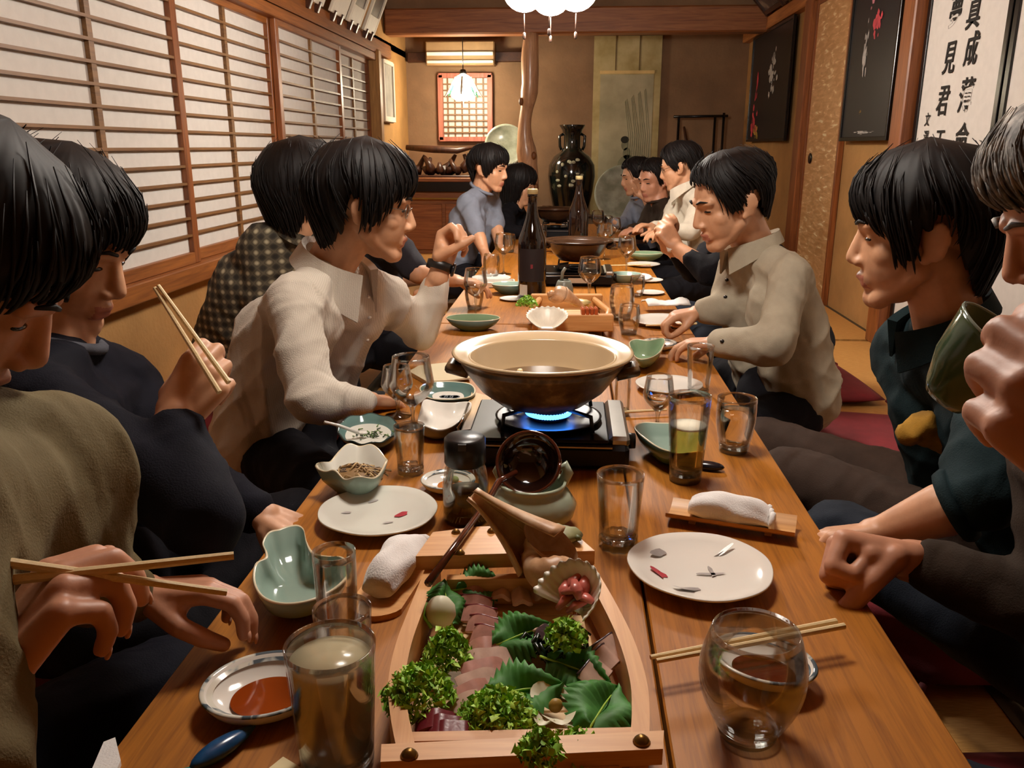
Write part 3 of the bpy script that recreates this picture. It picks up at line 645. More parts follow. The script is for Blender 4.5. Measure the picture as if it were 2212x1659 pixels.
# --- wooden board left of the stove
bd = pz([(1020, 850), (1062, 862), (1040, 930), (990, 935)], .335); tag(obj('wooden_board', MB().prism(bd, TZ + .001, TZ + .02).me(wood('board_tan', '#a8824e', '#c8a470', .5, axis=1), False)), 'tan wooden board lying left of the gas stove', 'board')

# ================================================================ GLASSES
def fill(prof, z1):   # inner profile up to z1
    return [p for p in prof if p[1] <= z1]
def tumbler(label, loc, r0, r1, h, base=.012, flutes=0, liquid=None, lh=0, lm=None, name='tumbler', cat='glass', bulge=0.0, group='glasses on the table', foam=0):
    e = thing(name, label, cat, loc, group=group); N = 12; t = .0016
    def R(u): return r0 + (r1 - r0) * u + bulge * math.sin(pi * u)
    out = [(R(k / N), base * .6 + (h - base * .6) * k / N) for k in range(N + 1)]
    inn = [(R(k / N) - t, base + (h - base) * k / N) for k in range(N + 1)][::-1]
    rf = (lambda a, r, z: 1 + .03 * math.cos(flutes * a) * max(0, 1 - z / (h * .45))) if flutes else None
    obj('wall', MB().lathe(out + inn, 48, rf=rf).me(M_gl), e)
    obj('thick_base', MB().lathe([(0, 0), (r0 * .93, 0), (r0 * 1.0, base * .2), (R(.05) - t * .3, base * .9), (R(.05) - t * 2, base), (r0 * .5, base * .85), (0, base * .8)], 48, rf=(lambda a, r, z: 1 + .06 * math.cos(flutes * a)) if flutes else None).me(M_tg), e)
    if lh:
        k = 8; pr = [(0, base + .0015)] + [(R(lh / h * (i / k) * .98 + .02) - t - .0012, base + .0015 + (lh - base) * i / k) for i in range(k + 1)] + [(0, lh + .0015)]
        obj('drink', MB().lathe(pr, 40).me(lm), e)
        if foam: obj('foam', MB().lathe([(0, lh + .002), (R(lh / h) - t - .001, lh + .002), (R(lh / h) - t - .001, lh + .002 + foam), (0, lh + .002 + foam)], 32).me(M_foam), e)
    return e
def wine(label, loc, rb, hb, stem, foot_r=.03, wine_l=0, lm=None, group='glasses on the table', top=.8):
    e = thing('wine_glass', label, 'glass', loc, group=group); t = .0012; N = 14
    prof = []
    for k in range(N + 1):
        u = k / N; r = rb * (math.sin(min(1, u * 1.9) * pi / 2) ** .75) * (1 - (1 - top) * max(0, u - .45) / .55); prof.append((max(r, .003), stem + hb * u))
    inn = [(max(r - t, .0005), z + (t if k == 0 else 0)) for k, (r, z) in enumerate(prof)][::-1]
    obj('bowl', MB().lathe(prof + inn, 44).me(M_gl), e)
    obj('stem', MB().lathe([(0, 0), (foot_r, 0), (foot_r, .0015), (foot_r * .3, .005), (.004, .012), (.0032, stem * .6), (.006, stem), (.012, stem + .006), (0, stem + .008)], 32).me(M_tg), e)
    if wine_l:
        pr = [(0, stem + .004)] + [(max(r - t - .001, .0008), z + .003) for r, z in prof if z < stem + wine_l] ; pr.append((0, pr[-1][1]))
        obj('drink', MB().lathe(pr, 36).me(lm or M_water), e)
    return e
tumbler('tall glass of cloudy pale drink at the front left of the boat', (-.207, .636, TZ), .034, .0405, .125, .012, 0, 1, .108, M_cloudy)
tumbler('small clear glass just behind the tall cloudy glass', (-.222, .728, TZ), .024, .0295, .105, .014, 0)
tumbler('slim clear glass between the gourd bowl and the white towel', (-.249, .800, TZ), .021, .0235, .13, .010, 0)
tumbler('large empty round stemless glass at the front right', (.180, .700, TZ), .027, .0405, .115, .010, 0, bulge=.016, name='stemless_glass')
tumbler('fluted clear tumbler standing beside the boat stern', (.0755, 1.09, TZ), .0265, .0335, .112, .020, 10)
tumbler('tall half full beer glass by the bamboo towel tray', (.203, 1.345, TZ), .0275, .036, .152, .022, 0, 1, .095, M_beer, foam=.004)
tumbler('wide tumbler of water near the right table edge', (.312, 1.495, TZ), .027, .036, .105, .014, 0, 1, .078, M_water, bulge=.004)
tumbler('fluted tumbler in front of the white dish on the left', (-.272, 1.345, TZ), .0225, .027, .088, .016, 10)
tumbler('clear glass by the knee at the right table edge', (.300, 1.87, TZ), .024, .031, .115, .012, 0)
tumbler('thin tall glass tucked behind the clay pot', (.115, 1.70, TZ), .016, .018, .12, .014, 0)
wine('large wine glass in front of the striped shirt', (-.312, 1.585, TZ), .046, .105, .045, .032, .016, M_water)
wine('smaller wine glass behind the large one by the striped shirt', (-.358, 1.66, TZ), .034, .075, .035, .028, .012, M_water)
wine('wine glass with white wine behind the beer glass', (.182, 1.62, TZ), .032, .075, .035, .028, .03, M_water)

# ================================================================ CELADON RIGHT, PLATES, TRAYS
cr = pz([(1370, 925), (1385, 912), (1420, 912), (1470, 915), (1505, 930), (1510, 955), (1480, 975), (1440, 972), (1405, 955)], .365)
basin('celadon_bowl', 'blue green boat shaped bowl half hidden behind the beer glass', 'bowl', cr, .365, [M_cel, M_cream, M_cel_d], .5, .5, .004)
round_plate('white plate behind the beer glass at the right', (.236, 1.90, TZ), .078, .016)
a, b = at_z(1345, 890, .331), at_z(1440, 885, .331); chopstick('lone chopstick lying right of the gas stove', a, b)
rest = MB().ball((0, 0, .008), (.028, .012, .008), 14, 8).ball((-.03, 0, .009), (.008, .010, .006), 8, 6)
tag(obj('chopstick_rest', rest.me(mat('dark_rest', '#1c1a20', .2)), loc=at_z(1530, 1015, TZ), rot=(0, 0, -.3)), 'dark fish shaped chopstick rest beside the beer glass', 'chopstick rest')
fishm = MB(); 
fishm.tube([(-.035 + .07 * k / 16, 0, .0095) for k in range(17)], [.0015 + .0095 * math.sin(pi * (k / 16) ** .8) ** .8 for k in range(17)], 14, flat=.8)
e = thing('chopstick_rest', 'small blue fish shaped chopstick rest at the bottom left', 'chopstick rest', at_z(485, 1630, TZ), 1.0)
obj('fish_body', fishm.me(mat('fish_blue', '#1e4a74', .2, .35, 60)), e)
obj('fish_tail', MB().prism([(-.034, 0), (-.05, .012), (-.046, 0), (-.05, -.012)], .004, .010).me(mat('fish_teal', '#2c8c8c', .2), False), e)
tag(obj('paper_wrapper', MB().prism(pz([(575, 1670), (612, 1640), (665, 1672), (640, 1720), (600, 1720)], TZ), TZ + .0005, TZ + .003).me(mat('wrapper_paper', '#e4d3a6', .9), False)), 'corner of a cream paper wrapper at the bottom left', 'paper')
tag(obj('white_napkin', MB().prism(pz([(195, 1680), (225, 1610), (250, 1600), (262, 1650), (240, 1700)], .322), TZ + .0005, TZ + .006).me(M_towel, False)), 'white napkin edge at the lower left table corner', 'napkin')
# rolled hand towels
def towel(label, loc, rz, L=.10, rx=.028, rh=.021, seed=1, bend=.0):
    e = thing('hand_towel', label, 'towel', loc, rz); r = random.Random(seed); V = []; F = []; S, N = 26, 36
    for i in range(S + 1):
        u = i / S * 2 - 1; x = u * L / 2; tap = (1 - .25 * abs(u) ** 3); 
        for k in range(N):
            a = 2 * pi * k / N; q = 1 + .06 * math.sin(3 * a + 2.2 * u + seed) + .05 * math.sin(5 * a - 3 * u) + .05 * math.sin(7 * u + seed + a)
            z = rh * (1 + math.sin(a) * q * tap) * (1 - .0 * abs(u)); V.append((x, bend * (1 - u * u) + rx * math.cos(a) * q * tap, max(z, .0006) * (1 - .30 * abs(u) ** 4)))
    for i in range(S):
        for k in range(N): F.append((i * N + k, i * N + (k + 1) % N, (i + 1) * N + (k + 1) % N, (i + 1) * N + k))
    F.append(tuple(range(N))[::-1]); F.append(tuple(S * N + k for k in range(N)))
    obj('roll', mesh(V, F, M_towel), e)
    fl = MB()
    for j in range(3):
        V2 = [(L * .46 + .004 * j, rx * (.6 - .5 * j) + .01 * math.cos(t), rh * .7 + .011 * math.sin(t)) for t in np.linspace(0, 4.5, 9)]
        fl.tube(V2, .0045, 7)
    obj('fold_edge', fl.me(M_towel), e); return e
tray = MB()
def bamboo_tray(label, loc, rz, L, Wd):
    e = thing('towel_tray', label, 'tray', loc, rz); V = []; F = []; N = 16
    for z0 in (0, .005):
        for i in range(2):
            for k in range(N + 1):
                u = k / N * 2 - 1; V.append(((i * 2 - 1) * L / 2, u * Wd / 2, z0 + .004 + .012 * u * u))
    def id_(l, i, k): return (l * 2 + i) * (N + 1) + k
    for k in range(N):
        F.append((id_(1, 0, k), id_(1, 1, k), id_(1, 1, k + 1), id_(1, 0, k + 1))); F.append((id_(0, 0, k), id_(0, 0, k + 1), id_(0, 1, k + 1), id_(0, 1, k)))
        for i in (0, 1): F.append((id_(0, i, k), id_(1, i, k), id_(1, i, k + 1), id_(0, i, k + 1)))
    for k in (0, N): F.append((id_(0, 0, k), id_(0, 1, k), id_(1, 1, k), id_(1, 0, k)))
    obj('split_bamboo', auto(MB().addm(V, F).me(M_bamboo)), e)
    for s in (-1, 1): obj('foot', MB().box((s * L * .3, 0, .0025), (.01, Wd * .35, .005)).me(M_bamboo, False), e)
    return e
bamboo_tray('bamboo tray under the white towel on the right', (.247, 1.165, TZ), -.30, .185, .062)
towel('white rolled hand towel on the bamboo tray', (.245, 1.166, TZ + .0085), -.34, .118, .025, .022, 2)
e = thing('towel_tray', 'small wooden tray under the folded towel left of the boat', 'tray', (-.222, .955, TZ), 1.42)
obj('board', MB().prism([(.085 * math.cos(t) * (1 if abs(math.cos(t)) < .9 else 1), .034 * math.copysign(min(1, abs(math.sin(t)) * 1.5), math.sin(t))) for t in np.linspace(0, 2 * pi, 40, endpoint=False)], 0, .008).me(M_boatwood, False), e)
towel('white folded hand towel standing beside the boat', (-.217, .965, TZ + .009), 1.35, .125, .026, .024, 5)

# ================================================================ CONDIMENT JAR, CELADON POT, LADLE
e = thing('condiment_jar', 'glass condiment jar with black lid and dark contents before the stove', 'jar', (-.152, 1.165, TZ))
obj('glass_body', MB().lathe([(0, .0), (.033, 0), (.035, .004), (.035, .06), (.031, .085), (.027, .092), (.027, .10), (.025, .10), (.025, .09), (.033, .058), (.033, .006), (0, .004)], 32).me(M_gl2), e)
obj('dark_contents', MB().lathe([(0, .005), (.0322, .007), (.0322, .045), (.028, .05), (0, .052)], 28).me(mat('dark_contents', '#16100c', .35)), e)
obj('lid', MB().lathe([(0, .135), (.027, .135), (.031, .131), (.0315, .095), (.030, .092), (0, .092)], 32).me(mat('black_plastic', '#141416', .35)), e)
obj('spoon_slot', MB().box((.0, -.03, .128), (.012, .008, .01)).me(M_black, False), e)
cp = (-.050, 1.150, TZ)
e = thing('celadon_pot', 'squat pale celadon pot holding a lacquer ladle behind the shell', 'pot', cp)
obj('body', MB().lathe([(0, 0), (.04, 0), (.043, .004), (.062, .022), (.066, .038), (.055, .056), (.047, .062), (.050, .068), (.0505, .072), (.047, .073), (.044, .064), (.052, .052), (.058, .036), (.05, .014), (0, .010)], 48).me(mat('pale_celadon', '#a9b39c', .1, .04)), e)
for s in (-1, 1): obj('lug', MB().tube([(s * .045, .01, .066), (s * .052, .012, .082), (s * .047, .012, .094), (s * .04, .012, .088)], [.008, .009, .008, .004], 8).me(MATS['pale_celadon']), e)
M_lac = mat('brown_lacquer', '#4a2012', .12, .2, 8, Coat_Weight=.6); M_lacd = mat('dark_lacquer', '#22100a', .1, .1, 8, Coat_Weight=.6)
e = thing('ladle', 'brown lacquer ladle with long handle resting across the celadon pot', 'ladle', cp)
R_ = Matrix.Rotation(.95, 4, 'X') @ Matrix.Rotation(-.1, 4, 'Y')
bw = MB().lathe([(0, -.012), (.02, -.010), (.036, .002), (.042, .016), (.0425, .018), (.040, .018), (.034, .004), (.018, -.007), (0, -.009)], 36)
bw.xf(Matrix.Translation((-.004, .010, .092)) @ R_ @ Matrix.Scale(1.12, 4)); obj('bowl', bw.me(M_lacd), e)
rim = MB().tube([(Matrix.Translation((-.004, .010, .092)) @ R_) @ Vector((.0468 * math.cos(t), .0468 * math.sin(t), .0202)) for t in np.linspace(0, 2 * pi, 33)], .0026, 8); obj('rim', rim.me(M_lac), e)
h0 = at_z(1052, 1085, .405) - Vector(cp); h1 = at_z(1040, 1105, .405) - Vector(cp); h2 = at_z(925, 1260, .405) - Vector(cp)
hd = MB().tube([at_z(1115, 1020, .418) - Vector(cp), at_z(1078, 1040, .415) - Vector(cp), h0, h0.lerp(h2, .4), h2], [.004, .005, .0042, .0042, .0048], 9); obj('handle', hd.me(M_lac), e)
# ================================================================ STOVES AND CLAY POTS
M_enamel = mat('black_enamel', '#06060b', .36, .1, Specular_IOR_Level=.25); M_steelb = mat('brushed_steel', '#9a968e', .3, .08, Metallic=.9)
M_iron = mat('cast_iron', '#16161a', .45, .1); M_flame = emit('blue_gas_flame', (.03, .22, 1.0), 9.0); M_flame2 = emit('pale_gas_flame', (.25, .75, 1.0), 3.0)
def stove(label, loc, lit, sign=False, s=1.0):
    e = thing('gas_stove', label, 'stove', loc, scale=s)
    obj('body', MB().box((0, 0, .026), (.29, .25, .044), bev=.008).me(M_enamel, False), e)
    obj('drip_top', MB().box((-.015, 0, .052), (.25, .235, .008), bev=.003).me(M_enamel, False), e)
    obj('front_trim', MB().box((-.01, -.1255, .046), (.25, .004, .0025)).me(M_steelb, False), e)
    obj('drip_pan', MB().lathe([(.03, .0575), (.07, .058), (.095, .064), (.10, .064), (.096, .061), (.07, .0565), (.03, .056), (.03, .0575)], 40).me(M_enamel), e)
    obj('burner', MB().lathe([(0, .056), (.032, .056), (.036, .064), (.034, .070), (.018, .072), (0, .070)], 36).me(M_iron), e)
    for k in range(4):
        a = pi / 4 + k * pi / 2; c_, s_ = math.cos(a), math.sin(a)
        obj('trivet_arm', MB().tube([(.115 * c_, .115 * s_, .058), (.11 * c_, .11 * s_, .086), (.055 * c_, .055 * s_, .086)], .0042, 6).me(M_iron), e)
    obj('canister_cover', MB().box((.128, 0, .052), (.036, .23, .02), bev=.006).me(M_steelb, False), e)
    kn = MB().lathe([(0, 0), (.015, 0), (.014, .016), (0, .017)], 18); kn.xf(Matrix.Translation((.145, -.04, .03)) @ Matrix.Rotation(pi / 2, 4, 'Y')); obj('control_knob', kn.me(M_iron), e)
    for sx in (-1, 1):
        for sy in (-1, 1): obj('foot', MB().lathe([(0, 0), (.01, 0), (.01, .006), (0, .006)], 10, c=(sx * .125, sy * .105, 0)).me(M_iron), e)
    if sign: obj('front_label', MB().box((.0, -.1262, .026), (.075, .002, .02)).me(M_white, False), e)
    if lit:
        fl = MB(); N = 44
        for k in range(N):
            a = 2 * pi * k / N; c_, s_ = math.cos(a), math.sin(a)
            fl.tube([(.034 * c_, .034 * s_, .066), (.0385 * c_, .0385 * s_, .070), (.041 * c_, .041 * s_, .076)], [.0026, .0024, .0006], 5)
        fo = obj('flame_jets', fl.me(M_flame2), e); fo['kind'] = 'stuff'
        obj('flame_ring', MB().lathe([(.033, .0655), (.043, .0675), (.046, .0725), (.044, .0765), (.038, .0735), (.033, .0655)], 44).me(M_flame), e)
    return e
n = NT('pot_outside'); v = n.coord(); f = n.noise(v, 22, 5, .65); n.base(n.ramp(f, [(.35, '#3c2a18'), (.55, '#6a5034'), (.72, '#a58a60')])); n.pset(Roughness=.35); M_potout = n.m
M_potin = mat('pot_glaze', '#bda480', .2, .06, 6)
M_broth = NT('broth'); M_broth.pset(Base_Color=(*lin('#5a3a22'), 1), Roughness=.08); M_broth = M_broth.m
def clay_pot(label, loc, r=.165, h=.10, stick=False, lid=False, dark=False):
    e = thing('clay_pot', label, 'pot', loc); k = r / .165
    mo = mat('dark_pot', '#3a2618', .25, .25, 14) if dark else M_potout; mi_ = mo if dark else M_potin
    obj('outer_wall', MB().lathe([(0, 0), (.06 * k, 0), (.08 * k, .003), (.115 * k, .03), (.138 * k, .06), (.147 * k, .075), (.150 * k, .079), (.148 * k, .083), (.155 * k, h - .008), (.165 * k, h - .003)], 72, cap=False).me(mo), e)
    obj('rim', MB().lathe([(.165 * k, h - .003), (.1665 * k, h), (.165 * k, h + .003), (.160 * k, h + .003), (.143 * k, h - .006), (.136 * k, h - .008)], 72, cap=False).me(mi_), e)
    obj('inner_wall', MB().lathe([(.136 * k, h - .008), (.1335 * k, h - .006), (.131 * k, h - .010), (.118 * k, .05), (.09 * k, .022), (0, .012)], 72, cap=False).me(mi_), e)
    obj('broth', MB().lathe([(0, .0415), (.112 * k, .0415), (.1125 * k, .040), (0, .040)], 48).me(M_broth), e)
    for s in (-1, 1): obj('handle', MB().tube([(s * .135 * k, -.03, .062), (s * .17 * k, -.02, .068), (s * .17 * k, .02, .068), (s * .135 * k, .03, .062)], .010, 9).me(mo), e)
    if stick: obj('wooden_stick', MB().tube([(-.035, -.05, .035), (-.038, -.06, .078)], .005, 8).me(M_chop), e)
    if lid:
        obj('lid', MB().lathe([(.130 * k, h - .002), (.135 * k, h + .006), (.12 * k, h + .022), (.06 * k, h + .04), (.0, h + .045)], 48).me(mo), e)
        obj('lid_knob', MB().lathe([(.022 * k, h + .042), (.026 * k, h + .055), (.02 * k, h + .06), (0, h + .06)], 20).me(mo), e)
    return e
SX = -.048
stove('black gas stove with blue flame under the big clay pot', (SX + .012, 1.495, TZ), True)
clay_pot('wide beige glazed clay pot on the lit gas stove', (SX, 1.487, TZ + .0905), .165, .098, stick=True)
stove('black gas stove with white label behind the tall dark bottle', (.03, 3.50, TZ), False, True)
clay_pot('dark brown clay pot on the second gas stove', (.03, 3.50, TZ + .0905), .145, .085, dark=True)
stove('black gas stove at the far end of the tables', (-.10, 5.35, TZ), False)
clay_pot('brown clay pot on the farthest gas stove', (-.10, 5.35, TZ + .0905), .15, .085, dark=True)
# bottles
M_bot = NT('brown_bottle_glass'); M_bot.pset(Base_Color=(*lin('#1a0f0a'), 1), Roughness=.06, Coat_Weight=.4); M_bot = M_bot.m
def bottle(label, loc, lab=True, s=1.0):
    e = thing('sake_bottle', label, 'bottle', loc, scale=s, group='big sake bottles')
    obj('glass', MB().lathe([(0, .004), (.04, 0), (.0505, .004), (.0525, .012), (.0525, .20), (.050, .225), (.036, .262), (.024, .30), (.0175, .34), (.0165, .372), (.0185, .374), (.0185, .386), (.016, .388), (0, .388)], 40).me(M_bot), e)
    obj('cap', MB().lathe([(0, .402), (.017, .402), (.0195, .398), (.0195, .384), (.018, .383)], 24).me(mat('cap_cream', '#b8a878', .4)), e)
    if lab:
        m = MB(); V = []; F = []
        for k in range(13):
            a = -pi / 2 - 1.0 + 2.0 * k / 12
            for z in (.07, .19): V.append((.0531 * math.cos(a), .0531 * math.sin(a), z))
        F = [(2 * k, 2 * k + 2, 2 * k + 3, 2 * k + 1) for k in range(12)]; obj('dark_label', mesh(V, F, mat('label_black', '#1c161c', .6)), e)
        V = [(.0535 * math.cos(-pi / 2 + t), .0535 * math.sin(-pi / 2 + t), z) for t, z in ((-.06, .118), (.1, .120), (.1, .134), (-.06, .134))]; obj('red_seal', mesh(V, [(0, 1, 2, 3)], mat('seal_red', '#8a2c3c', .6), False), e)
        V = [(.0536 * math.cos(-pi / 2 + t), .0536 * math.sin(-pi / 2 + t), z) for t, z in ((-.95, .018), (-.62, .018), (-.28, .018), (-.28, .058), (-.62, .058), (-.95, .058))]; obj('small_white_label', mesh(V, [(0, 1, 4, 5), (1, 2, 3, 4)], M_porc_g, False), e)
    return e
bottle('tall dark sake bottle standing in the middle of the table', (-.142, 3.10, TZ))
bottle('dark sake bottle further back near the floor vase', (.038, 4.50, TZ), False)
# ================================================================ SASHIMI BOAT
fc, bc = Vector((-.033, .602)), Vector((-.064, .905)); ang = math.atan2(bc.y - fc.y, bc.x - fc.x) - pi / 2
mid = (fc + bc) / 2
bt = thing('sashimi_boat', 'pale wooden boat platter loaded with sashimi at the table front', 'platter', (mid.x, mid.y, TZ), ang)
Rb = Matrix.Rotation(-ang, 2); 
def bl(x, y, z): p = at_z(x, y, TZ + z); q = Rb @ (Vector((p.x, p.y)) - mid); return Vector((q.x, q.y, z))
ZR = .058
def rail(pts, w=.016):
    P = [bl(x, y, ZR) for x, y in pts]; V = []; F = []; n_ = len(P)
    for i, p in enumerate(P):
        t = (P[min(i + 1, n_ - 1)] - P[max(i - 1, 0)]).normalized(); nrm = Vector((-t.y, t.x, 0))
        for s in (-1, 1):
            for z in (.014, ZR): V.append((p.x + nrm.x * s * w / 2, p.y + nrm.y * s * w / 2, z))
    for i in range(n_ - 1):
        a, b = 4 * i, 4 * i + 4; F += [(a, a + 1, b + 1, b), (a + 2, b + 2, b + 3, a + 3), (a + 1, a + 3, b + 3, b + 1), (a, b, b + 2, a + 2)]
    F += [(0, 2, 3, 1), (4 * n_ - 4, 4 * n_ - 3, 4 * n_ - 1, 4 * n_ - 2)]
    return auto(MB().addm(V, F).me(M_boatwood), 50)
def dense(pts, k=5):
    out = []
    for i in range(len(pts) - 1):
        a, b, c, d = pts[max(i - 1, 0)], pts[i], pts[i + 1], pts[min(i + 2, len(pts) - 1)]
        for j in range(k):
            u = j / k; out.append(tuple(.5 * (2 * b[m] + (c[m] - a[m]) * u + (2 * a[m] - 5 * b[m] + 4 * c[m] - d[m]) * u * u + (3 * b[m] - a[m] - 3 * c[m] + d[m]) * u ** 3) for m in (0, 1)))
    return out + [pts[-1]]
obj('side_rail', rail(dense([(938, 1215), (905, 1300), (872, 1390), (857, 1470), (862, 1540), (876, 1610)])), bt)
obj('side_rail', rail(dense([(1258, 1205), (1308, 1290), (1352, 1380), (1378, 1465), (1384, 1530), (1382, 1600)])), bt)
obj('bow_board', MB().prism([tuple(bl(x, y, .072)[:2]) for x, y in [(822, 1650), (824, 1612), (1434, 1582), (1432, 1622)]], ZR + .0003, .074).me(M_boatwood_x, False), bt)
obj('stern_board', MB().prism([tuple(bl(x, y, .078)[:2]) for x, y in [(898, 1200), (935, 1148), (1030, 1136), (1175, 1132), (1222, 1134), (1285, 1188)]], ZR + .0003, .077).me(M_boatwood_x, False), bt)
obj('stern_wall', MB().box((0, .138, .032), (.155, .012, .05)).me(M_boatwood_x, False), bt)
obj('bow_wall', MB().box((0, -.140, .032), (.205, .012, .05)).me(M_boatwood_x, False), bt)
obj('bow_lip', MB().box((.03, -.172, .045), (.10, .03, .03), bev=.002).me(M_boatwood_x, False), bt)
obj('keel', MB().box((0, 0, .006), (.06, .26, .012)).me(M_boatwood, False), bt)
for k in range(8):
    yy = -.118 + k * .0345; hw_ = .105 - .028 * max(0, (yy + .02) / .15) ** 1.3 - .004 * (k % 2)
    obj('floor_plank', MB().box((0, yy, .019), (2 * hw_ - .008, .033, .008), bev=.001).me(M_slat, False), bt)
M_brass = mat('brass_nail', '#7a5a28', .35, .15, Metallic=.85)
nail = MB().lathe([(0, .006), (.003, .0055), (.0062, .0025), (.0075, 0), (.004, -.001), (0, -.001)], 16).me(M_brass)
for x, y in [(884, 1632), (1386, 1602)]: obj('brass_stud', nail, bt, loc=bl(x, y, .0745))
for x, y in [(985, 1150), (994, 1195), (1062, 1148), (1138, 1143)]: obj('brass_stud', nail, bt, loc=bl(x, y, .0775), scale=.8)
# ---- food on the boat
def fpos(x, y, z): return at_z(x, y, TZ + z)
M_shiso = mat('shiso_leaf', '#3c7a30', .62, .3, 40); M_parsley = mat('curly_greens', '#b4dc54', .55, .25, 60); M_parsley2 = mat('curly_greens_dark', '#86bc3c', .55, .25, 60)
M_tuna = mat('tuna_red', '#6e1c28', .3, .2, 30, .2, 90); M_pinkf = mat('pink_sashimi', '#b98478', .28, .22, 60); M_palef = mat('pale_sashimi', '#c9a898', .25, .2, 40); M_skinf = mat('silver_skin', '#4a3a40', .2, .4, 50)
M_daikon = mat('white_radish', '#dcd8bc', .45, .06, 20); M_clam = mat('pink_clam', '#c4685c', .3, .2, 40); M_shellw = mat('shell_white', '#f2ecdc', .35, .08, 30); M_seaweed = mat('dark_seaweed', '#1c2a20', .25, .3, 40)
n = NT('whelk_shell'); v = n.coord(); f = n.noise(v, 18, 5, .6); n.base(n.ramp(f, [(.3, '#a87850'), (.5, '#cfa47c'), (.7, '#e6c8a8')])); n.pset(Roughness=.42); n.bump(n.noise(v, 60, 4), .3, .002); M_whelk = n.m
def shiso(label, x, y, z, L, rz, tilt=.2, roll=0.0):
    e = thing('shiso_leaf', label, 'leaf', fpos(x, y, z), rot=(roll, tilt, rz), group='shiso leaves on the boat'); V = []; F = []; N, M_ = 34, 6
    for i in range(N + 1):
        u = i / N; w_ = L * .44 * (math.sin(pi * u ** .8) ** .8) * (1 + .13 * ((i % 3) - 1)) + .0004
        for s in (-1, 1):
            for j in range(M_ + 1):
                t = j / M_; V.append((L * (u - .5), s * w_ * t, .010 * math.sin(pi * t) * (1 if s > 0 else .7) - .018 * (u - .5) ** 2 * L / .06 + .0035 * math.sin(9 * u + 4 * t * s)))
    W = 2 * (M_ + 1)
    for i in range(N):
        for s in (0, 1):
            for j in range(M_):
                a = i * W + s * (M_ + 1) + j; F.append((a, a + 1, a + W + 1, a + W) if s else (a, a + W, a + W + 1, a + 1))
    obj('blade', mesh(V, F, M_shiso), e)
    obj('midrib', MB().tube([(-L * .62, 0, .0), (0, 0, .002), (L * .48, 0, -.002)], [.0013, .001, .0004], 6).me(M_parsley), e); return e
shiso('broad dark shiso leaf in the middle of the boat', 1130, 1492, .050, .080, .2, -.1, .25)
shiso('shiso leaf above the middle one, under the scallop shell', 1128, 1372, .048, .070, .5, -.15, .3)
shiso('shiso leaf in the right bow corner of the boat', 1305, 1525, .046, .082, 1.2, .1, .2)
shiso('shiso leaf behind the sliced red fish', 1040, 1268, .044, .062, .3, .0, .75)
shiso('narrow shiso leaf at the left rail behind the fish', 965, 1300, .046, .060, 1.9, -.4, .5)
shiso('shiso leaf below the seaweed on the right side', 1250, 1450, .040, .070, -.4, .1, .2)
def curly(label, x, y, z, r, h, seed, k=150, m=None):
    rnd = random.Random(seed); e = thing('curly_greens', label, 'greens', fpos(x, y, z), group='curly greens on the boat'); mb = MB()
    for i in range(int(k * 2.4)):
        a = rnd.uniform(0, 6.28); q = math.sqrt(rnd.random()); px, py, pzz = r * q * math.cos(a), r * q * math.sin(a), h * (1 - q * q) * rnd.uniform(.5, 1.1) + .002
        d = Vector((rnd.gauss(0, 1), rnd.gauss(0, 1), rnd.gauss(.3, .6))).normalized(); s_ = d.cross(Vector((rnd.gauss(0, 1), rnd.gauss(0, 1), rnd.gauss(0, 1)))).normalized(); nn = d.cross(s_); l = rnd.uniform(.003, .0062)
        V = []
        for t in range(4):
            u = t / 3; c_ = Vector((px, py, pzz)) + d * l * u + nn * (.0025 * math.sin(u * 5 + i)); ww = l * (.25 + .35 * u) * (1.25 if t % 2 else .8)
            V += [c_ - s_ * ww + nn * .002 * ((t + i) % 2), c_ + s_ * ww - nn * .002 * (t % 2)]
        mb.addm(V, [(0, 1, 3, 2), (2, 3, 5, 4), (4, 5, 7, 6)], rnd.randint(0, 1))
    o = obj('leaflets', mb.me([m or M_parsley, M_parsley2], True, False), e); o['kind'] = 'stuff'
    st = MB()
    for i in range(6): a = rnd.uniform(0, 6.28); st.tube([(0, 0, -.004), (r * .4 * math.cos(a), r * .4 * math.sin(a), h * .4), (r * .8 * math.cos(a), r * .8 * math.sin(a), h * .5)], .0012, 5)
    obj('stems', st.me(M_parsley2), e); return e
curly('curly green leaf along the left rail of the boat', 968, 1425, .040, .024, .030, 1, 240)
curly('curly greens spilling over the left rail near the bow', 905, 1510, .046, .034, .030, 2, 260)
curly('curly greens in the centre of the bow', 1075, 1560, .042, .036, .028, 3, 260)
curly('small curly sprig on the dark seaweed', 1222, 1385, .062, .020, .022, 4, 120)
curly('curly greens lying in front of the boat bow', 1165, 1632, .074, .017, .02, 5, 90)
curly('curly greens on the table below the bow', 1240, 1650, .045, .035, .020, 6, 160)
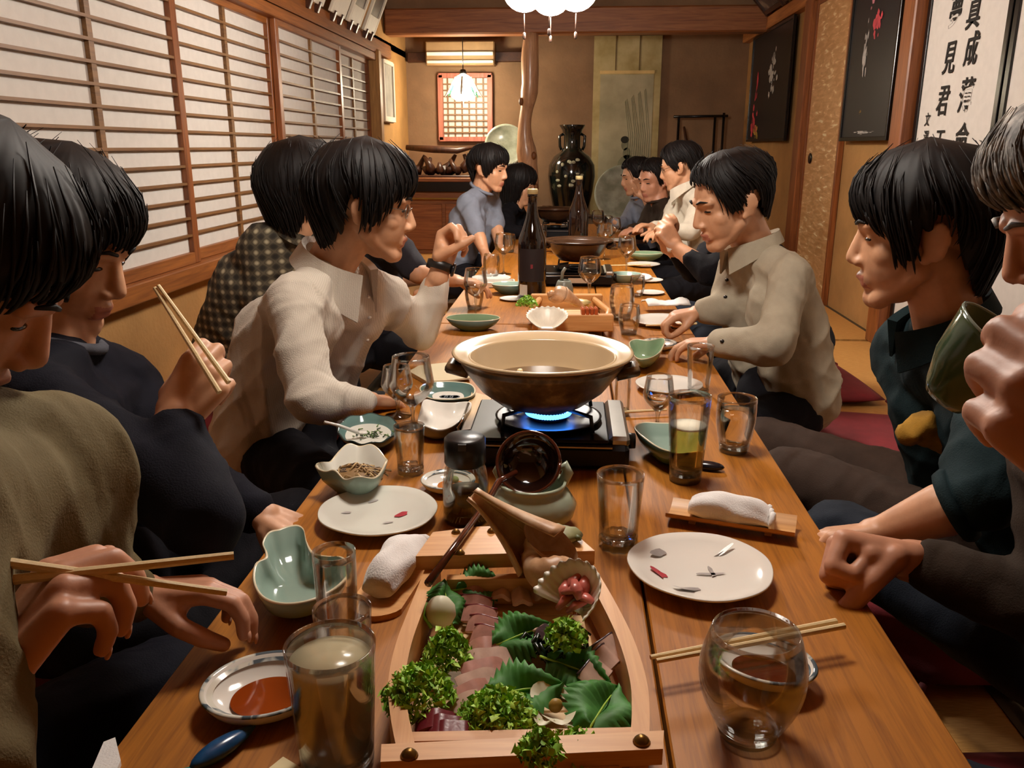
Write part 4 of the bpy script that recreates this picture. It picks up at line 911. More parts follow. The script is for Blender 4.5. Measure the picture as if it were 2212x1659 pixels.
def slab(name, label, x, y, z, d, rz, m, edge=None, tilt=(0, 0), group=None, seed=0):
    e = thing(name, label, 'sashimi', fpos(x, y, z), rot=(tilt[0], tilt[1], rz), group=group); V = []; F = []; N = 10; L, Wd, H = d
    for i in range(N + 1):
        u = i / N * 2 - 1; sag = -.004 * u * u; wv = .0012 * math.sin(5 * u + seed); sc_ = math.sqrt(max(.05, 1 - abs(u) ** 4))
        for (b, c_) in ((-1, 0), (-.9, 1), (.9, 1), (1, 0), (.85, -.0), (-.85, -.0)): V.append((u * L / 2, b * Wd / 2 * (.75 + .25 * sc_), c_ * H * sc_ + sag + wv + (0 if c_ else .0)))
    W = 6
    for i in range(N):
        for j in range(W): F.append((i * W + j, i * W + (j + 1) % W, (i + 1) * W + (j + 1) % W, (i + 1) * W + j))
    F += [tuple(range(W))[::-1], tuple(N * W + j for j in range(W))]
    obj('flesh', auto(MB().addm(V, F).me(m), 32), e)
    if edge is not None: obj('skin_edge', MB().tube([(u * L / 2, Wd / 2 * .96, H * .6 - .004 * u * u + .0012 * math.sin(5 * u + seed)) for u in np.linspace(-.95, .95, 9)], .0016, 6).me(edge), e)
    return e
nth = ['topmost', 'second', 'third', 'fourth', 'lowest']
for k in range(5): slab('red_fish_slice', 'reddish fish slice at the left rail, %s of the overlapping row' % nth[k], 1015 + k * 10, 1283 + k * 23, .040 - k * .0005, (.040, .022, .0045), .0 - .06 * k, M_pinkf, M_tuna, (.55, .05), 'reddish fish slices', k)
for k in range(6): slab('pale_fish_slice', 'pale pink fish slice in the middle left, %s of the fan' % (nth + ['sixth'])[k], 1068 - k * 9, 1400 + k * 24, .042, (.050, .028, .0032), .25 + .1 * k, M_palef if k % 2 else M_pinkf, None, (.4, .1), 'pale pink fish slices', 10 + k)
for k in range(3): slab('clear_fish_slice', 'translucent fish slice below the whelk, %s of three' % ['left', 'middle', 'right'][k], 1085 + k * 42, 1275 + (k % 2) * 12, .040, (.024, .034, .005), .2 * k, M_palef, None, (.1, .1), 'translucent fish slices', 20 + k)
for k in range(3): slab('grey_fish_slice', 'pinkish grey fish slice by the right rail, %s of three' % ['upper', 'middle', 'lower'][k], 1318 - k * 14, 1402 + k * 24, .042, (.046, .026, .0035), .9 + .1 * k, M_palef, M_skinf, (.5, .0), 'pinkish grey fish slices', 30 + k)
for k in range(3): slab('tuna_block', 'dark red tuna piece in the left bow corner, %s of three' % ['rear', 'middle', 'front'][k], 945 + k * 17, 1566 + k * 12, .044, (.040, .022, .010), .1, M_tuna, None, (.25, .05), 'tuna pieces', 40 + k)
for k in range(3): slab('silver_fish_slice', 'silver skinned fish slice on the seaweed, %s of three' % ['left', 'middle', 'right'][k], 1180 + k * 34, 1368 + k * 6, .050, (.042, .016, .007), 1.2, M_skinf, M_palef, (.2, .4), 'silver skinned slices', 50 + k)
# seaweed bundle
rnd = random.Random(9); sw = MB()
for k in range(40):
    x, y = rnd.gauss(0, .016), rnd.gauss(0, .014); a = rnd.uniform(0, 6.28); l = rnd.uniform(.010, .022)
    sw.tube([(x - l * math.cos(a), y - l * math.sin(a), .0), (x, y, .014 + rnd.uniform(0, .008)), (x + l * math.cos(a), y + l * math.sin(a), .002)], [.002, .003, .0015], 5)
o = tag(obj('seaweed', sw.me(M_seaweed), loc=fpos(1205, 1405, .036)), 'tangle of dark seaweed on the right of the boat', 'seaweed', kind='stuff')
# white radish with stem
e = thing('white_radish', 'halved white radish with green stem at the left rail', 'radish', fpos(952, 1345, .036), .3)
obj('flesh', MB().lathe([(0, 0), (.013, .001), (.0175, .010), (.0165, .02), (.011, .028), (.004, .032), (0, .033)], 24).me(M_daikon), e)
obj('stem', MB().tube([(-.012, -.012, .002), (-.020, -.004, .014), (-.014, .006, .024)], [.002, .0018, .001], 6).me(M_parsley2), e)
# curled pale slice flower
e = thing('radish_flower', 'curled pale citrus and radish flower at the bow', 'garnish', fpos(1200, 1540, .042), .4)
for k in range(7):
    a = k * .9; m_ = MB(); V = []; F = []
    for i in range(9):
        t = -1.1 + 2.2 * i / 8; r = .018 + .003 * math.sin(4 * t)
        for z in (0, 1): V.append((.010 * math.cos(a) + (r * .45 + .010 * z) * math.cos(a + t), .012 * math.sin(a) + (r * .45 + .010 * z) * math.sin(a + t), .004 * (k % 3) + z * (.005 + .003 * math.sin(3 * t + k))))
    F = [(2 * i, 2 * i + 2, 2 * i + 3, 2 * i + 1) for i in range(8)]; obj('petal', mesh(V, F, M_daikon), e)
obj('heart', MB().ball((0, 0, .008), (.007, .006, .007), 12, 8).me(mat('citrus_heart', '#a8863c', .5)), e)
# scallop shell with clam pieces
def scallop(label, loc, r, rot, m=M_shellw):
    e = thing('scallop_shell', label, 'shell', loc, rot=rot); V = []; F = []; N, T = 96, 10
    for side in (0, 1):
        for j in range(T + 1):
            t = j / T
            for i in range(N + 1):
                a = -1.95 + 3.9 * i / N; q = 1 + .018 * math.cos(a * 24) * t; rr = r * t * q * (1 - .10 * abs(math.sin(a)) ** 3); z = .024 * t ** 2 * (r / .04) + .0012 * math.cos(a * 24) * t - .002 * side - .0
                V.append((rr * math.sin(a) * .95, -r * .35 + rr * math.cos(a) * .92 + r * .2, z))
    W = N + 1; S = (T + 1) * W
    for s_ in (0, 1):
        for j in range(T):
            for i in range(N):
                a = s_ * S + j * W + i; q = (a, a + 1, a + W + 1, a + W); F.append(q if s_ else q[::-1])
    for i in range(N): a = T * W + i; F.append((a, a + 1, a + S + 1, a + S))
    obj('fan', MB().addm(V, F).me(m), e)
    obj('hinge', MB().prism([(-r * .38, -r * .24), (r * .38, -r * .24), (r * .2, -r * .08), (-r * .2, -r * .08)], -.002, .003).me(m, False), e); return e
sp_ = fpos(1252, 1300, .072)
scallop('white scallop shell holding pink clam pieces on the right of the boat', sp_, .047, (.68, 0, -.8))
Rs = Matrix.Rotation(-.8, 3, 'Z') @ Matrix.Rotation(.68, 3, 'X'); rnd = random.Random(12)
pos = [('back left', -.012, .012), ('back middle', .004, .014), ('middle left', -.014, .0), ('centre', .0, .002), ('middle right', .014, .004), ('front left', -.006, -.010), ('front right', .010, -.008), ('top', .004, .006)]
for k, (nm, x, y) in enumerate(pos):
    a = rnd.uniform(0, 3.1); d_ = Vector((math.cos(a), math.sin(a), .1)) * .012; p = Vector((x, y, .012 + (.008 if nm in ('top', 'centre') else 0)))
    m_ = MB().tube([sp_ + Rs @ (p - d_), sp_ + Rs @ (p + Vector((0, 0, .003))), sp_ + Rs @ (p + d_)], [.0045, .0075, .0040], 9, flat=.6)
    tag(obj('clam_piece', m_.me(M_clam)), 'pink clam piece in the scallop shell, the %s one' % nm, 'clam', 'pink clam pieces')
# whelk
def whelk(label, loc, s, rot):
    e = thing('whelk_shell', label, 'shell', loc, rot=rot, scale=s); V = []; F = []; T, N = 96, 26; kk = .155; turns = 3.1
    for i in range(T + 1):
        th = turns * 2 * pi * i / T; g = math.exp(kk * (th - turns * 2 * pi)); R_ = .024 * g; c_ = Vector((R_ * math.cos(th), R_ * math.sin(th), .075 * (1 - g)))
        for k in range(N):
            a = 2 * pi * k / N; rr = .030 * g * (1 + .05 * math.sin(th * 9)); sh_ = 1 + .16 * max(0, math.cos(a - 1.0)) ** 6
            rad = c_.copy(); rad.z = 0; rad = rad.normalized() if rad.length > 0 else Vector((1, 0, 0))
            V.append(c_ + rad * rr * .95 * math.cos(a) * sh_ + Vector((0, 0, rr * 1.35 * math.sin(a) * sh_)))
    for i in range(T):
        for k in range(N): F.append((i * N + k, i * N + (k + 1) % N, (i + 1) * N + (k + 1) % N, (i + 1) * N + k))
    obj('whorls', mesh(V, F, M_whelk), e)
    # siphon canal and flared lip
    V = []; F = []; n1 = 14
    for i in range(n1 + 1):
        u = i / n1; c_ = Vector((.018 - .006 * u - .02 * u * u, -.002 - .004 * u, .004 - .115 * u)); w_ = .034 * (1 - u) ** 1.5 + .0085
        for k in range(11):
            a = (-2.35 - .3 * u) + (4.7 + .6 * u) * k / 10; V.append(c_ + Vector((w_ * math.cos(a) * .75, w_ * math.sin(a), 0)))
    for i in range(n1):
        for k in range(10): a = i * 11 + k; F.append((a, a + 1, a + 12, a + 11))
    o = obj('siphon_canal', mesh(V, F, M_whelk), e); md = o.modifiers.new('t', 'SOLIDIFY'); md.thickness = .003
    for k in range(3): obj('growth_ridge', MB().tube([V[(i) * 11 + 3 + 2 * k] for i in range(2, 13)], .0012, 5).me(M_whelk), e)
    return e
zl_ = Vector((.72, -.38, -.55)).normalized(); xl_ = Vector((.25, .85, -.35)); xl_ = (xl_ - zl_ * xl_.dot(zl_)).normalized(); wrot = tuple(Matrix((xl_, zl_.cross(xl_), zl_)).transposed().to_euler())
whelk('big brown whelk shell propped at the boat stern', fpos(1162, 1190, .096), .92, wrot)
# green pickle lump on the stern board
e = thing('pickled_green', 'mottled green pickled lump on the stern board', 'pickle', fpos(1215, 1165, .078), -.5)
obj('flesh', MB().lathe([(0, 0), (.010, .001), (.014, .007), (.011, .013), (0, .016)], 24, rf=lambda a, r, z: (1.7 if True else 1) * (1 + .08 * math.sin(3 * a)) if abs(math.cos(a)) > .5 else 1.25).me(mat('pickle_green', '#8a8a5c', .5, .2, 60)), e)
obj('stem_end', MB().tube([(.018, 0, .007), (.026, -.002, .009)], [.005, .003], 7).me(mat('pickle_dark', '#5c6438', .5)), e)

# ================================================================ FAR TABLE CLUTTER
def tz(x, y): p = at_z(x, y, TZ); return (p.x, p.y, TZ)
G = 'glasses on the table'
w1 = wine('wine glass standing right of the tall dark bottle', tz(1272, 665), .042, .095, .085, .034)
for nm, x, y, s in [('wine glass before the raised hand on the left', 1028, 692, .95), ('wine glass left of the tall bottle, half full', 1088, 592, 1.0), ('wine glass far right of the second stove', 1305, 560, 1.0), ('wine glass beside the far bottle', 1290, 520, 1.0), ('wine glass near the white napkin', 1352, 600, 1.0), ('wine glass among the far plates', 1325, 538, .95), ('wine glass at the far table end', 1180, 505, 1.0)]:
    dup(w1, tz(x, y), 0, nm, s)
t1 = tumbler('big stemless glass before the napkin on the right', tz(1342, 690), .030, .036, .115, .014, bulge=.008)
for nm, x, y, s in [('stemless glass left near the green bowl', 1025, 668, .8), ('tumbler left of the wine glasses by the bottle', 1062, 600, .9), ('tumbler standing behind the big pot on the right', 1358, 722, .8), ('glass beside the far clay pot', 1168, 522, .9), ('small glass right of the far bottle', 1312, 500, .9), ('far glass by the white tray', 1100, 545, .85), ('glass near the dark denim knee', 1376, 640, .7), ('glass standing behind the second stove', 1230, 505, .8)]:
    dup(t1, tz(x, y), 0, nm, s)
rp = round_plate('white plate under the napkin of the grey jacket man', tz(1432, 700), .098, .016)
for nm, x, y, s in [('white plate right of the second stove', 1390, 575, .8), ('far white plate near the white shirt', 1336, 522, .8), ('white plate left by the tumbler', 1062, 605, .85), ('small pale dish before the dark knee', 1402, 608, .6), ('small pale dish nearer the dark knee', 1405, 635, .55), ('far pale plate at the table end', 1160, 492, .9), ('pale dish left of the tall bottle', 1108, 648, .5)]:
    dup(rp, tz(x, y), .4 * x, nm, s)
a_, b_ = at_z(1395, 703, .347), at_z(1505, 699, .347); chopstick('chopstick across the plate by the grey jacket', b_, a_)
chopstick('far chopstick across the dishes on the right', at_z(1405, 572, .35), at_z(1300, 574, .35))
soy_dish('small soy dish at the right table edge', ell(*at_z(1424, 738, .34)[:2], .05, .05, .34), .34, M_soy2, (0, 0, .4))
cr = [(1358, 742), (1372, 732), (1400, 735), (1435, 730), (1430, 755), (1405, 772), (1375, 772)]
basin('celadon_bowl', 'green celadon leaf bowl just behind the big clay pot', 'bowl', pz(cr, .365), .365, [M_cel_g, M_cream, M_cel_g], .5, .5, .004)
cb_, _ = basin('celadon_bowl', 'dark green bowl left behind the big clay pot', 'bowl', ell(*at_z(1022, 685, .36)[:2], .085, .06, .36), .36, [M_cel_g, M_cream, M_cel_d], .5, .5, .004)
basin('celadon_bowl', 'small grey green bowl left of the tall bottle', 'bowl', ell(*at_z(1100, 612, .36)[:2], .07, .06, .36), .36, [M_cel, M_cream, M_cel_d], .5, .5, .004)
basin('celadon_bowl', 'pale green bowl far right by the towel holder', 'bowl', ell(*at_z(1395, 545, .36)[:2], .09, .07, .36), .36, [M_cel_g, M_cream, M_cel_g], .5, .5, .004)
basin('celadon_bowl', 'pale green bowl near the white napkin stack', 'bowl', ell(*at_z(1350, 590, .36)[:2], .07, .06, .36), .36, [M_cel, M_cream, M_cel], .5, .5, .004)
nk = MB(); V = []; F = []; rnd = random.Random(3)
for i in range(13):
    for j in range(9): V.append((-.075 + .0125 * i, -.045 + .011 * j, .002 + .016 * math.sin(pi * j / 8) * (.5 + .5 * math.sin(i * .7 + .4)) + .004 * rnd.random()))
for i in range(12):
    for j in range(8): a = i * 9 + j; F.append((a, a + 9, a + 10, a + 1))
o = tag(obj('napkin', mesh(V, F, M_towel), loc=(tz(1437, 672)[0], tz(1437, 672)[1], TZ + .026), rot=(0, 0, .2)), 'crumpled white napkin under the hand of the grey jacket man', 'napkin'); md = o.modifiers.new('t', 'SOLIDIFY'); md.thickness = .004
o2 = tag(obj('napkin', o.data, loc=(tz(1350, 600)[0] + .06, tz(1350, 600)[1] - .1, TZ + .012), rot=(0, 0, 1.2), scale=.8), 'crumpled pale napkin left of the dark denim knee', 'napkin'); md = o2.modifiers.new('t', 'SOLIDIFY'); md.thickness = .004
e = thing('towel_tray', 'white rectangular tray left of the wine glasses', 'tray', tz(1058, 618), .1)
obj('base', MB().box((0, 0, .006), (.2, .1, .006), bev=.002).me(M_porc, False), e)
for s in (-1, 1): obj('side_wall', MB().box((0, s * .05, .012), (.2, .006, .018)).me(M_porc, False), e)
for s in (-1, 1): obj('end_wall', MB().box((s * .1, 0, .012), (.006, .094, .018)).me(M_porc, False), e)
# second boat
e = thing('sashimi_boat', 'second wooden boat platter behind the big clay pot', 'platter', (.0, 2.62, TZ), .06)
for s in (-1, 1): obj('side_rail', MB().tube([(s * .10, -.17, .05), (s * .125, 0, .045), (s * .09, .17, .055)], .010, 8).me(M_boatwood), e)
for k in range(9): obj('floor_plank', MB().box((0, -.15 + k * .0375, .02), (.2, .035, .01)).me(M_slat, False), e)
for y in (-.175, .175): obj('end_board', MB().box((0, y, .045), (.24, .03, .05), bev=.003).me(M_boatwood_x, False), e)
obj('bottom', MB().box((0, 0, .0075), (.1, .3, .015)).me(M_boatwood, False), e)
whelk('pale whelk shell on the second boat', at_z(1215, 645, TZ + .085), .75, (.2, -1.2, .1))
curly('curly greens on the second boat left', 1138, 660, .055, .035, .03, 31, 120)
e = thing('citrus_wedge', 'pale citrus wedge lying on the second boat', 'citrus', at_z(1252, 660, TZ + .055), -.6)
V = []
obj('flesh', MB().lathe([(0, 0), (.012, .002), (.02, .012), (.012, .02), (0, .022)], 20, rf=lambda a, r, z: 1.9 if abs(math.cos(a)) > .7 else 1.2).me(mat('citrus_flesh', '#d8c486', .4)), e)
obj('peel', MB().tube([(-.035, 0, .004), (0, -.02, .004), (.035, 0, .004)], .004, 6).me(mat('citrus_peel', '#c9a040', .4)), e)
e = thing('salmon_block', 'orange salmon block at the near end of the second boat', 'sashimi', at_z(1272, 706, TZ + .03), .1)
for k in range(4): obj('slice', MB().box((-.018 + .012 * k, 0, .03), (.0105, .04, .06), rot=Matrix.Rotation(.06 * (k - 1.5), 3, 'Y'), bev=.004).me(mat('salmon_orange', '#b8582c', .35, .2, 50), False), e)
scallop('scallop shell with beaded rim just behind the big clay pot', at_z(1182, 706, TZ + .045), .07, (.2, 0, 0))
curly('curly greens in the far serving dish', 1205, 527, .05, .05, .03, 33, 90)
for k, (nm, x, y) in enumerate([('left', 1188, 532), ('middle', 1202, 533), ('right', 1216, 532)]): slab('salmon_slice', 'orange fish slice in the far serving dish, the %s one' % nm, x, y, .03, (.07, .04, .012), .3, MATS['salmon_orange'], None, (.2, 0), 'far orange slices', 60 + k)
e = thing('cream_jug', 'frosted glass jug with handle before the second stove', 'jug', tz(1218, 652))
obj('body', MB().lathe([(0, 0), (.028, 0), (.034, .01), (.034, .05), (.026, .075), (.022, .08), (.020, .08), (.024, .07), (.031, .048), (.03, .012), (0, .006)], 28).me(mat('frosted_glass', '#a8b0a4', .35, .1, Transmission_Weight=.4)), e)
obj('handle', MB().tube([(-.01, 0, .078), (-.006, .0, .11), (.004, 0, .125)], .006, 8).me(MATS['frosted_glass']), e)
e = thing('place_card', 'folded white card standing at the far end of the tables', 'card', (-.03, 6.12, TZ), .5)
obj('front_leaf', MB().box((0, -.012, .05), (.06, .002, .1), rot=Matrix.Rotation(-.2, 3, 'X')).me(M_porc, False), e); obj('back_leaf', MB().box((0, .012, .05), (.06, .002, .1), rot=Matrix.Rotation(.2, 3, 'X')).me(M_porc, False), e)
# ================================================================ PEOPLE
def dz(x, y, zc): return CAM + ray(x, y) * zc
def capsule(p0, r0, p1, r1, seg=14):
    p0, p1 = Vector(p0), Vector(p1); ax = p1 - p0; L = ax.length
    if L < 1e-5: ax = Vector((0, 0, 1e-4)); L = 1e-4
    ax = ax / L; pts = []; rad = []
    for t in np.linspace(-pi / 2 + .08, 0, 5): pts.append(p0 + ax * (r0 * math.sin(t))); rad.append(r0 * math.cos(t))
    for t in np.linspace(0, pi / 2 - .08, 5): pts.append(p1 + ax * (r1 * math.sin(t))); rad.append(r1 * math.cos(t))
    return pts, rad
class Blob:
    def __init__(s): s.m = MB()
    def c(s, p0, r0, p1, r1=None, seg=14):
        pts, rad = capsule(p0, r0, p1, r1 if r1 is not None else r0); s.m.tube(pts, rad, seg); return s
    def e(s, c, r, rot=None, seg=20, rings=14): s.m.ball(c, r, seg, rings, rot); return s
    def chain(s, pts, rad):
        for a, b, ra, rb in zip(pts[:-1], pts[1:], rad[:-1], rad[1:]): s.c(a, ra, b, rb)
        return s
    def mesh(s, voxel, smooth=5, fac=.5, decim=None):
        me = mesh(s.m.v, s.m.f, None, True); o = bpy.data.objects.new('tmp', me); col.objects.link(o)
        r = o.modifiers.new('r', 'REMESH'); r.mode = 'VOXEL'; r.voxel_size = voxel; r.use_smooth_shade = True
        if smooth: q = o.modifiers.new('s', 'SMOOTH'); q.factor = fac; q.iterations = smooth
        if decim: d = o.modifiers.new('d', 'DECIMATE'); d.ratio = decim
        out = evalmesh(o); bpy.data.objects.remove(o); bpy.data.meshes.remove(me)
        out.polygons.foreach_set('use_smooth', [True] * len(out.polygons)); return out
def getco(me):
    a = np.empty(len(me.vertices) * 3, np.float32); me.vertices.foreach_get('co', a); return a.reshape(-1, 3)
def getno(me):
    a = np.empty(len(me.vertices) * 3, np.float32); me.vertices.foreach_get('normal', a); return a.reshape(-1, 3)
def folds(me, amp, freq, seed, axis=(0, 0, 1)):
    co = getco(me); no = getno(me); r = np.random.RandomState(seed); h = np.zeros(len(co))
    for k in range(4):
        d = r.normal(size=3); d /= np.linalg.norm(d); w_ = r.normal(size=3) * 6
        h += (1 - np.abs(np.sin((co @ d) * freq * (1 + .5 * k) + 1.6 * np.sin(co @ w_ + k) + r.uniform(0, 6)))) ** 2.2 / (1 + .5 * k)
    co = co + no * ((h - .6) * amp)[:, None]; me.vertices.foreach_set('co', co.astype(np.float32).ravel()); me.update()
# ---- materials
def skin(name, c):
    n = NT(name); v = n.coord(); f = n.noise(v, 30, 4); c = lin(c)
    n.base(n.ramp(f, [(.3, tuple(x * .86 for x in c)), (.7, tuple(min(1, x * 1.08) for x in c))])); n.pset(Roughness=.48)
    n.bump(n.noise(v, 260, 2), .12, .001); return n.m
M_skin = skin('skin_warm', '#cf9a76'); M_skin2 = skin('skin_ruddy', '#c38a6c'); M_lip = mat('lip', '#b4705c', .4, .1)
M_hair = NT('black_hair'); v = M_hair.coord(scale=(1, 1, 1)); M_hair.base(M_hair.ramp(M_hair.noise(v, 60, 3), [(.3, '#0a0809'), (.7, '#17110f')])); M_hair.pset(Roughness=.6, Specular_IOR_Level=.25); M_hair = M_hair.m
M_hairg = NT('grey_hair'); v = M_hairg.coord(); M_hairg.base(M_hairg.ramp(M_hairg.noise(v, 45, 4), [(.3, '#2c2a2a'), (.5, '#66625e'), (.7, '#b0aaa2')])); M_hairg.pset(Roughness=.6, Specular_IOR_Level=.3); M_hairg = M_hairg.m
M_hairb = mat('dark_brown_hair', '#17100c', .4, .3, 60)
M_eyed = mat('eye_dark', '#0c0807', .1, .1); M_eyew = mat('eye_white', '#b8aa9c', .2, .05); M_nail = mat('nail', '#cf9a80', .3, .05)
def wrinkle(n, strength=.5):
    v = n.coord(scale=(1, 1, .55)); a = n.noise(v, 6.5, 2, .45, 1.2); b = n.noise(n.coord(), 420, 2)
    m = n.add('ShaderNodeMath', operation='MULTIPLY_ADD'); n.link(b, m.inputs[0]); m.inputs[1].default_value = .04; n.link(a, m.inputs[2]); n.bump(m.outputs[0], strength, .03)
def cloth(name, c, rough=.85, var=.1, b=.55):
    if name in MATS: return MATS[name]
    n = NT(name); c = lin(c); f = n.noise(n.coord(), 20); n.base(n.ramp(f, [(.3, tuple(x * (1 - var) for x in c)), (.7, tuple(min(1, x * (1 + var)) for x in c))]))
    n.pset(Roughness=rough, Specular_IOR_Level=.2); wrinkle(n, b); MATS[name] = n.m; return n.m
M_olive = cloth('olive_knit', '#6c6044'); M_navyk = cloth('navy_knit', '#0e0f1a', var=.2); M_teal = cloth('teal_jacket', '#14262a', var=.18); M_greyj = cloth('grey_jacket', '#a89e8a')
M_denim = cloth('dark_denim', '#1e242e', var=.25); M_brownt = cloth('brown_trousers', '#3a2c24', var=.2); M_black_c = cloth('black_cloth', '#0d0c12', var=.2); M_blues = cloth('blue_grey_shirt', '#7c8290'); M_whites = cloth('white_shirt', '#cfc6b4'); M_greyt = cloth('dark_grey_tshirt', '#2c2a30'); M_olivep = cloth('olive_trousers', '#5c543e'); M_bsleeve = cloth('brown_jumper', '#30251c', var=.2)
n = NT('striped_shirt'); v = n.coord(); wv = n.add('ShaderNodeTexWave'); wv.inputs['Scale'].default_value = 90; wv.inputs['Distortion'].default_value = .2; wv.bands_direction = 'X'; n.link(v, wv.inputs['Vector'])
n.base(n.ramp(wv.outputs['Fac'], [(.2, '#bfb4a4'), (.6, '#cabfb0')])); n.pset(Roughness=.8, Sheen_Weight=.15); wrinkle(n, .9); M_stripe = n.m
n = NT('plaid_flannel'); v = n.coord(); ck = []
for dr in 'XZ':
    wv = n.add('ShaderNodeTexWave'); wv.inputs['Scale'].default_value = 11; wv.bands_direction = dr; wv.inputs['Distortion'].default_value = .8; n.link(v, wv.inputs['Vector']); ck.append(wv.outputs['Fac'])
mm = n.add('ShaderNodeMath', operation='ADD'); n.link(ck[0], mm.inputs[0]); n.link(ck[1], mm.inputs[1]); ml = n.add('ShaderNodeMath', operation='MULTIPLY'); n.link(mm.outputs[0], ml.inputs[0]); ml.inputs[1].default_value = .5
n.base(n.ramp(ml.outputs[0], [(.1, '#2a261f'), (.3, '#3e382d'), (.5, '#5c5444'), (.62, '#4a4336'), (.8, '#7a705a'), (.95, '#b0a488')])); n.pset(Roughness=.9); wrinkle(n, .5); M_plaid = n.m
M_cush = mat('red_cushion', '#7a1c24', .8, .2, 12, .3, 400)

def frame(fwd, up=(0, 0, 1)):
    f = Vector(fwd).normalized(); u = Vector(up); r = f.cross(u).normalized(); u = r.cross(f); return Matrix((r, f, u)).transposed()   # columns: right, fwd, up
def head_blob(B, c, R, s=1.0, jaw=1.0):
    L = lambda x, y, z: c + R @ (Vector((x, y, z)) * s)
    E = lambda x, y, z, r: B.e(L(x, y, z), tuple(k * s for k in r), R)
    E(0, -.014, .034, (.075, .096, .083)); E(0, .02, .02, (.068, .068, .075)); E(0, .036, -.038, (.060 * jaw, .055, .078)); E(0, .0, -.03, (.064, .06, .06))
    B.c(L(0, .07, -.103), .020 * s, L(0, .062, -.098), .024 * s)
    for q in (-1, 1):
        B.c(L(q * .05 * jaw, .005, -.058), .018 * s, L(q * .018, .064, -.104), .018 * s); E(q * .037, .048, -.030, (.024, .027, .026))
        B.c(L(q * .012, .087, .018), .0095 * s, L(q * .044, .074, .018), .010 * s)
        E(q * .031, .070, -.002, (.0145, .0125, .0105)); E(q * .012, .094, -.042, (.009, .010, .008))
        Re = R @ Matrix.Rotation(q * .45, 3, 'Z') @ Matrix.Rotation(-.15, 3, 'X')
        B.e(L(q * .078, -.012, -.013), (.0075 * s, .020 * s, .032 * s), Re); B.e(L(q * .087, -.020, -.004), (.0055 * s, .016 * s, .024 * s), Re); E(q * .075, .0, -.038, (.007, .010, .010))
    B.c(L(0, .084, .012), .0085 * s, L(0, .103, -.034), .0115 * s); E(0, .102, -.038, (.0115, .010, .009))
    B.c(L(-.017, .0855, -.067), .0062 * s, L(0, .0925, -.0655), .0068 * s); B.c(L(.017, .0855, -.067), .0062 * s, L(0, .0925, -.0655), .0068 * s)
    B.c(L(-.014, .085, -.079), .0068 * s, L(.014, .085, -.079), .0068 * s); E(0, .079, -.073, (.026, .012, .018))
def hand_blob(B, w, d, n, right, curls, s=1.0, thumb=(.5, .5), spread=.12, nails=None):
    d = Vector(d).normalized(); n = Vector(n); n = (n - d * n.dot(d)).normalized(); u = d.cross(n) if right else n.cross(d); w = Vector(w)
    B.c(w - d * .02, .024 * s, w + d * .012, .023 * s)
    kn = []; ls = (.070, .078, .072, .057); off = (.027, .009, -.010, -.028); rk = (.0105, .0108, .0102, .009)
    for k in range(4):
        K = w + d * ((.082 if k < 3 else .074) - .004 * abs(k - 1)) * s + u * off[k] * s; B.c(w + d * .012 + u * off[k] * .55 * s, .015 * s, K, .0115 * s); kn.append(K)
        th = 0; p = K; cu = curls[k]; dir0 = (d + u * spread * (1.2 - k * .8) * .4).normalized(); rr = rk[k] * s
        for j, fr in enumerate((.46, .30, .24)):
            th += cu[j]; q = p + (dir0 * math.cos(th) + n * math.sin(th)) * ls[k] * fr * s; B.c(p, rr, q, rr * .90); p = q; rr *= .90
        if nails is not None: nails.append((p - (dir0 * math.sin(-th) + n * math.cos(th)) * rr * .75 + (dir0 * math.cos(th) + n * math.sin(th)) * .002, dir0 * math.cos(th) + n * math.sin(th), dir0 * math.sin(-th) + n * math.cos(th), rr))
    B.c(w + d * .02 * s + u * .012 * s + n * .006, .017 * s, w + d * .05 * s + u * .024 * s + n * .01 * s, .014 * s)
    t0 = w + d * .028 * s + u * .024 * s + n * .008 * s; a, b = thumb
    t1 = t0 + (d * .6 + u * (.8 - a) + n * a).normalized() * .036 * s; t2 = t1 + (d * (.9 - b * .3) + u * (.35 - b) + n * b).normalized() * .030 * s; t3 = t2 + (d * .9 + u * (.2 - b) + n * b).normalized() * .022 * s
    B.c(t0, .0145 * s, t1, .0118 * s); B.c(t1, .0115 * s, t2, .0108 * s); B.c(t2, .0105 * s, t3, .0085 * s)
    return dict(knuckles=kn, thumb=t3, n=n, d=d, u=u)
FIST = [(1.3, 1.6, 1.3), (1.4, 1.65, 1.3), (1.45, 1.65, 1.3), (1.5, 1.6, 1.3)]; RELAX = [(.35, .4, .3), (.4, .45, .3), (.45, .5, .35), (.5, .5, .4)]; HOLD = [(.55, .9, .5), (.65, 1.0, .6), (.9, 1.1, .7), (1.0, 1.2, .8)]
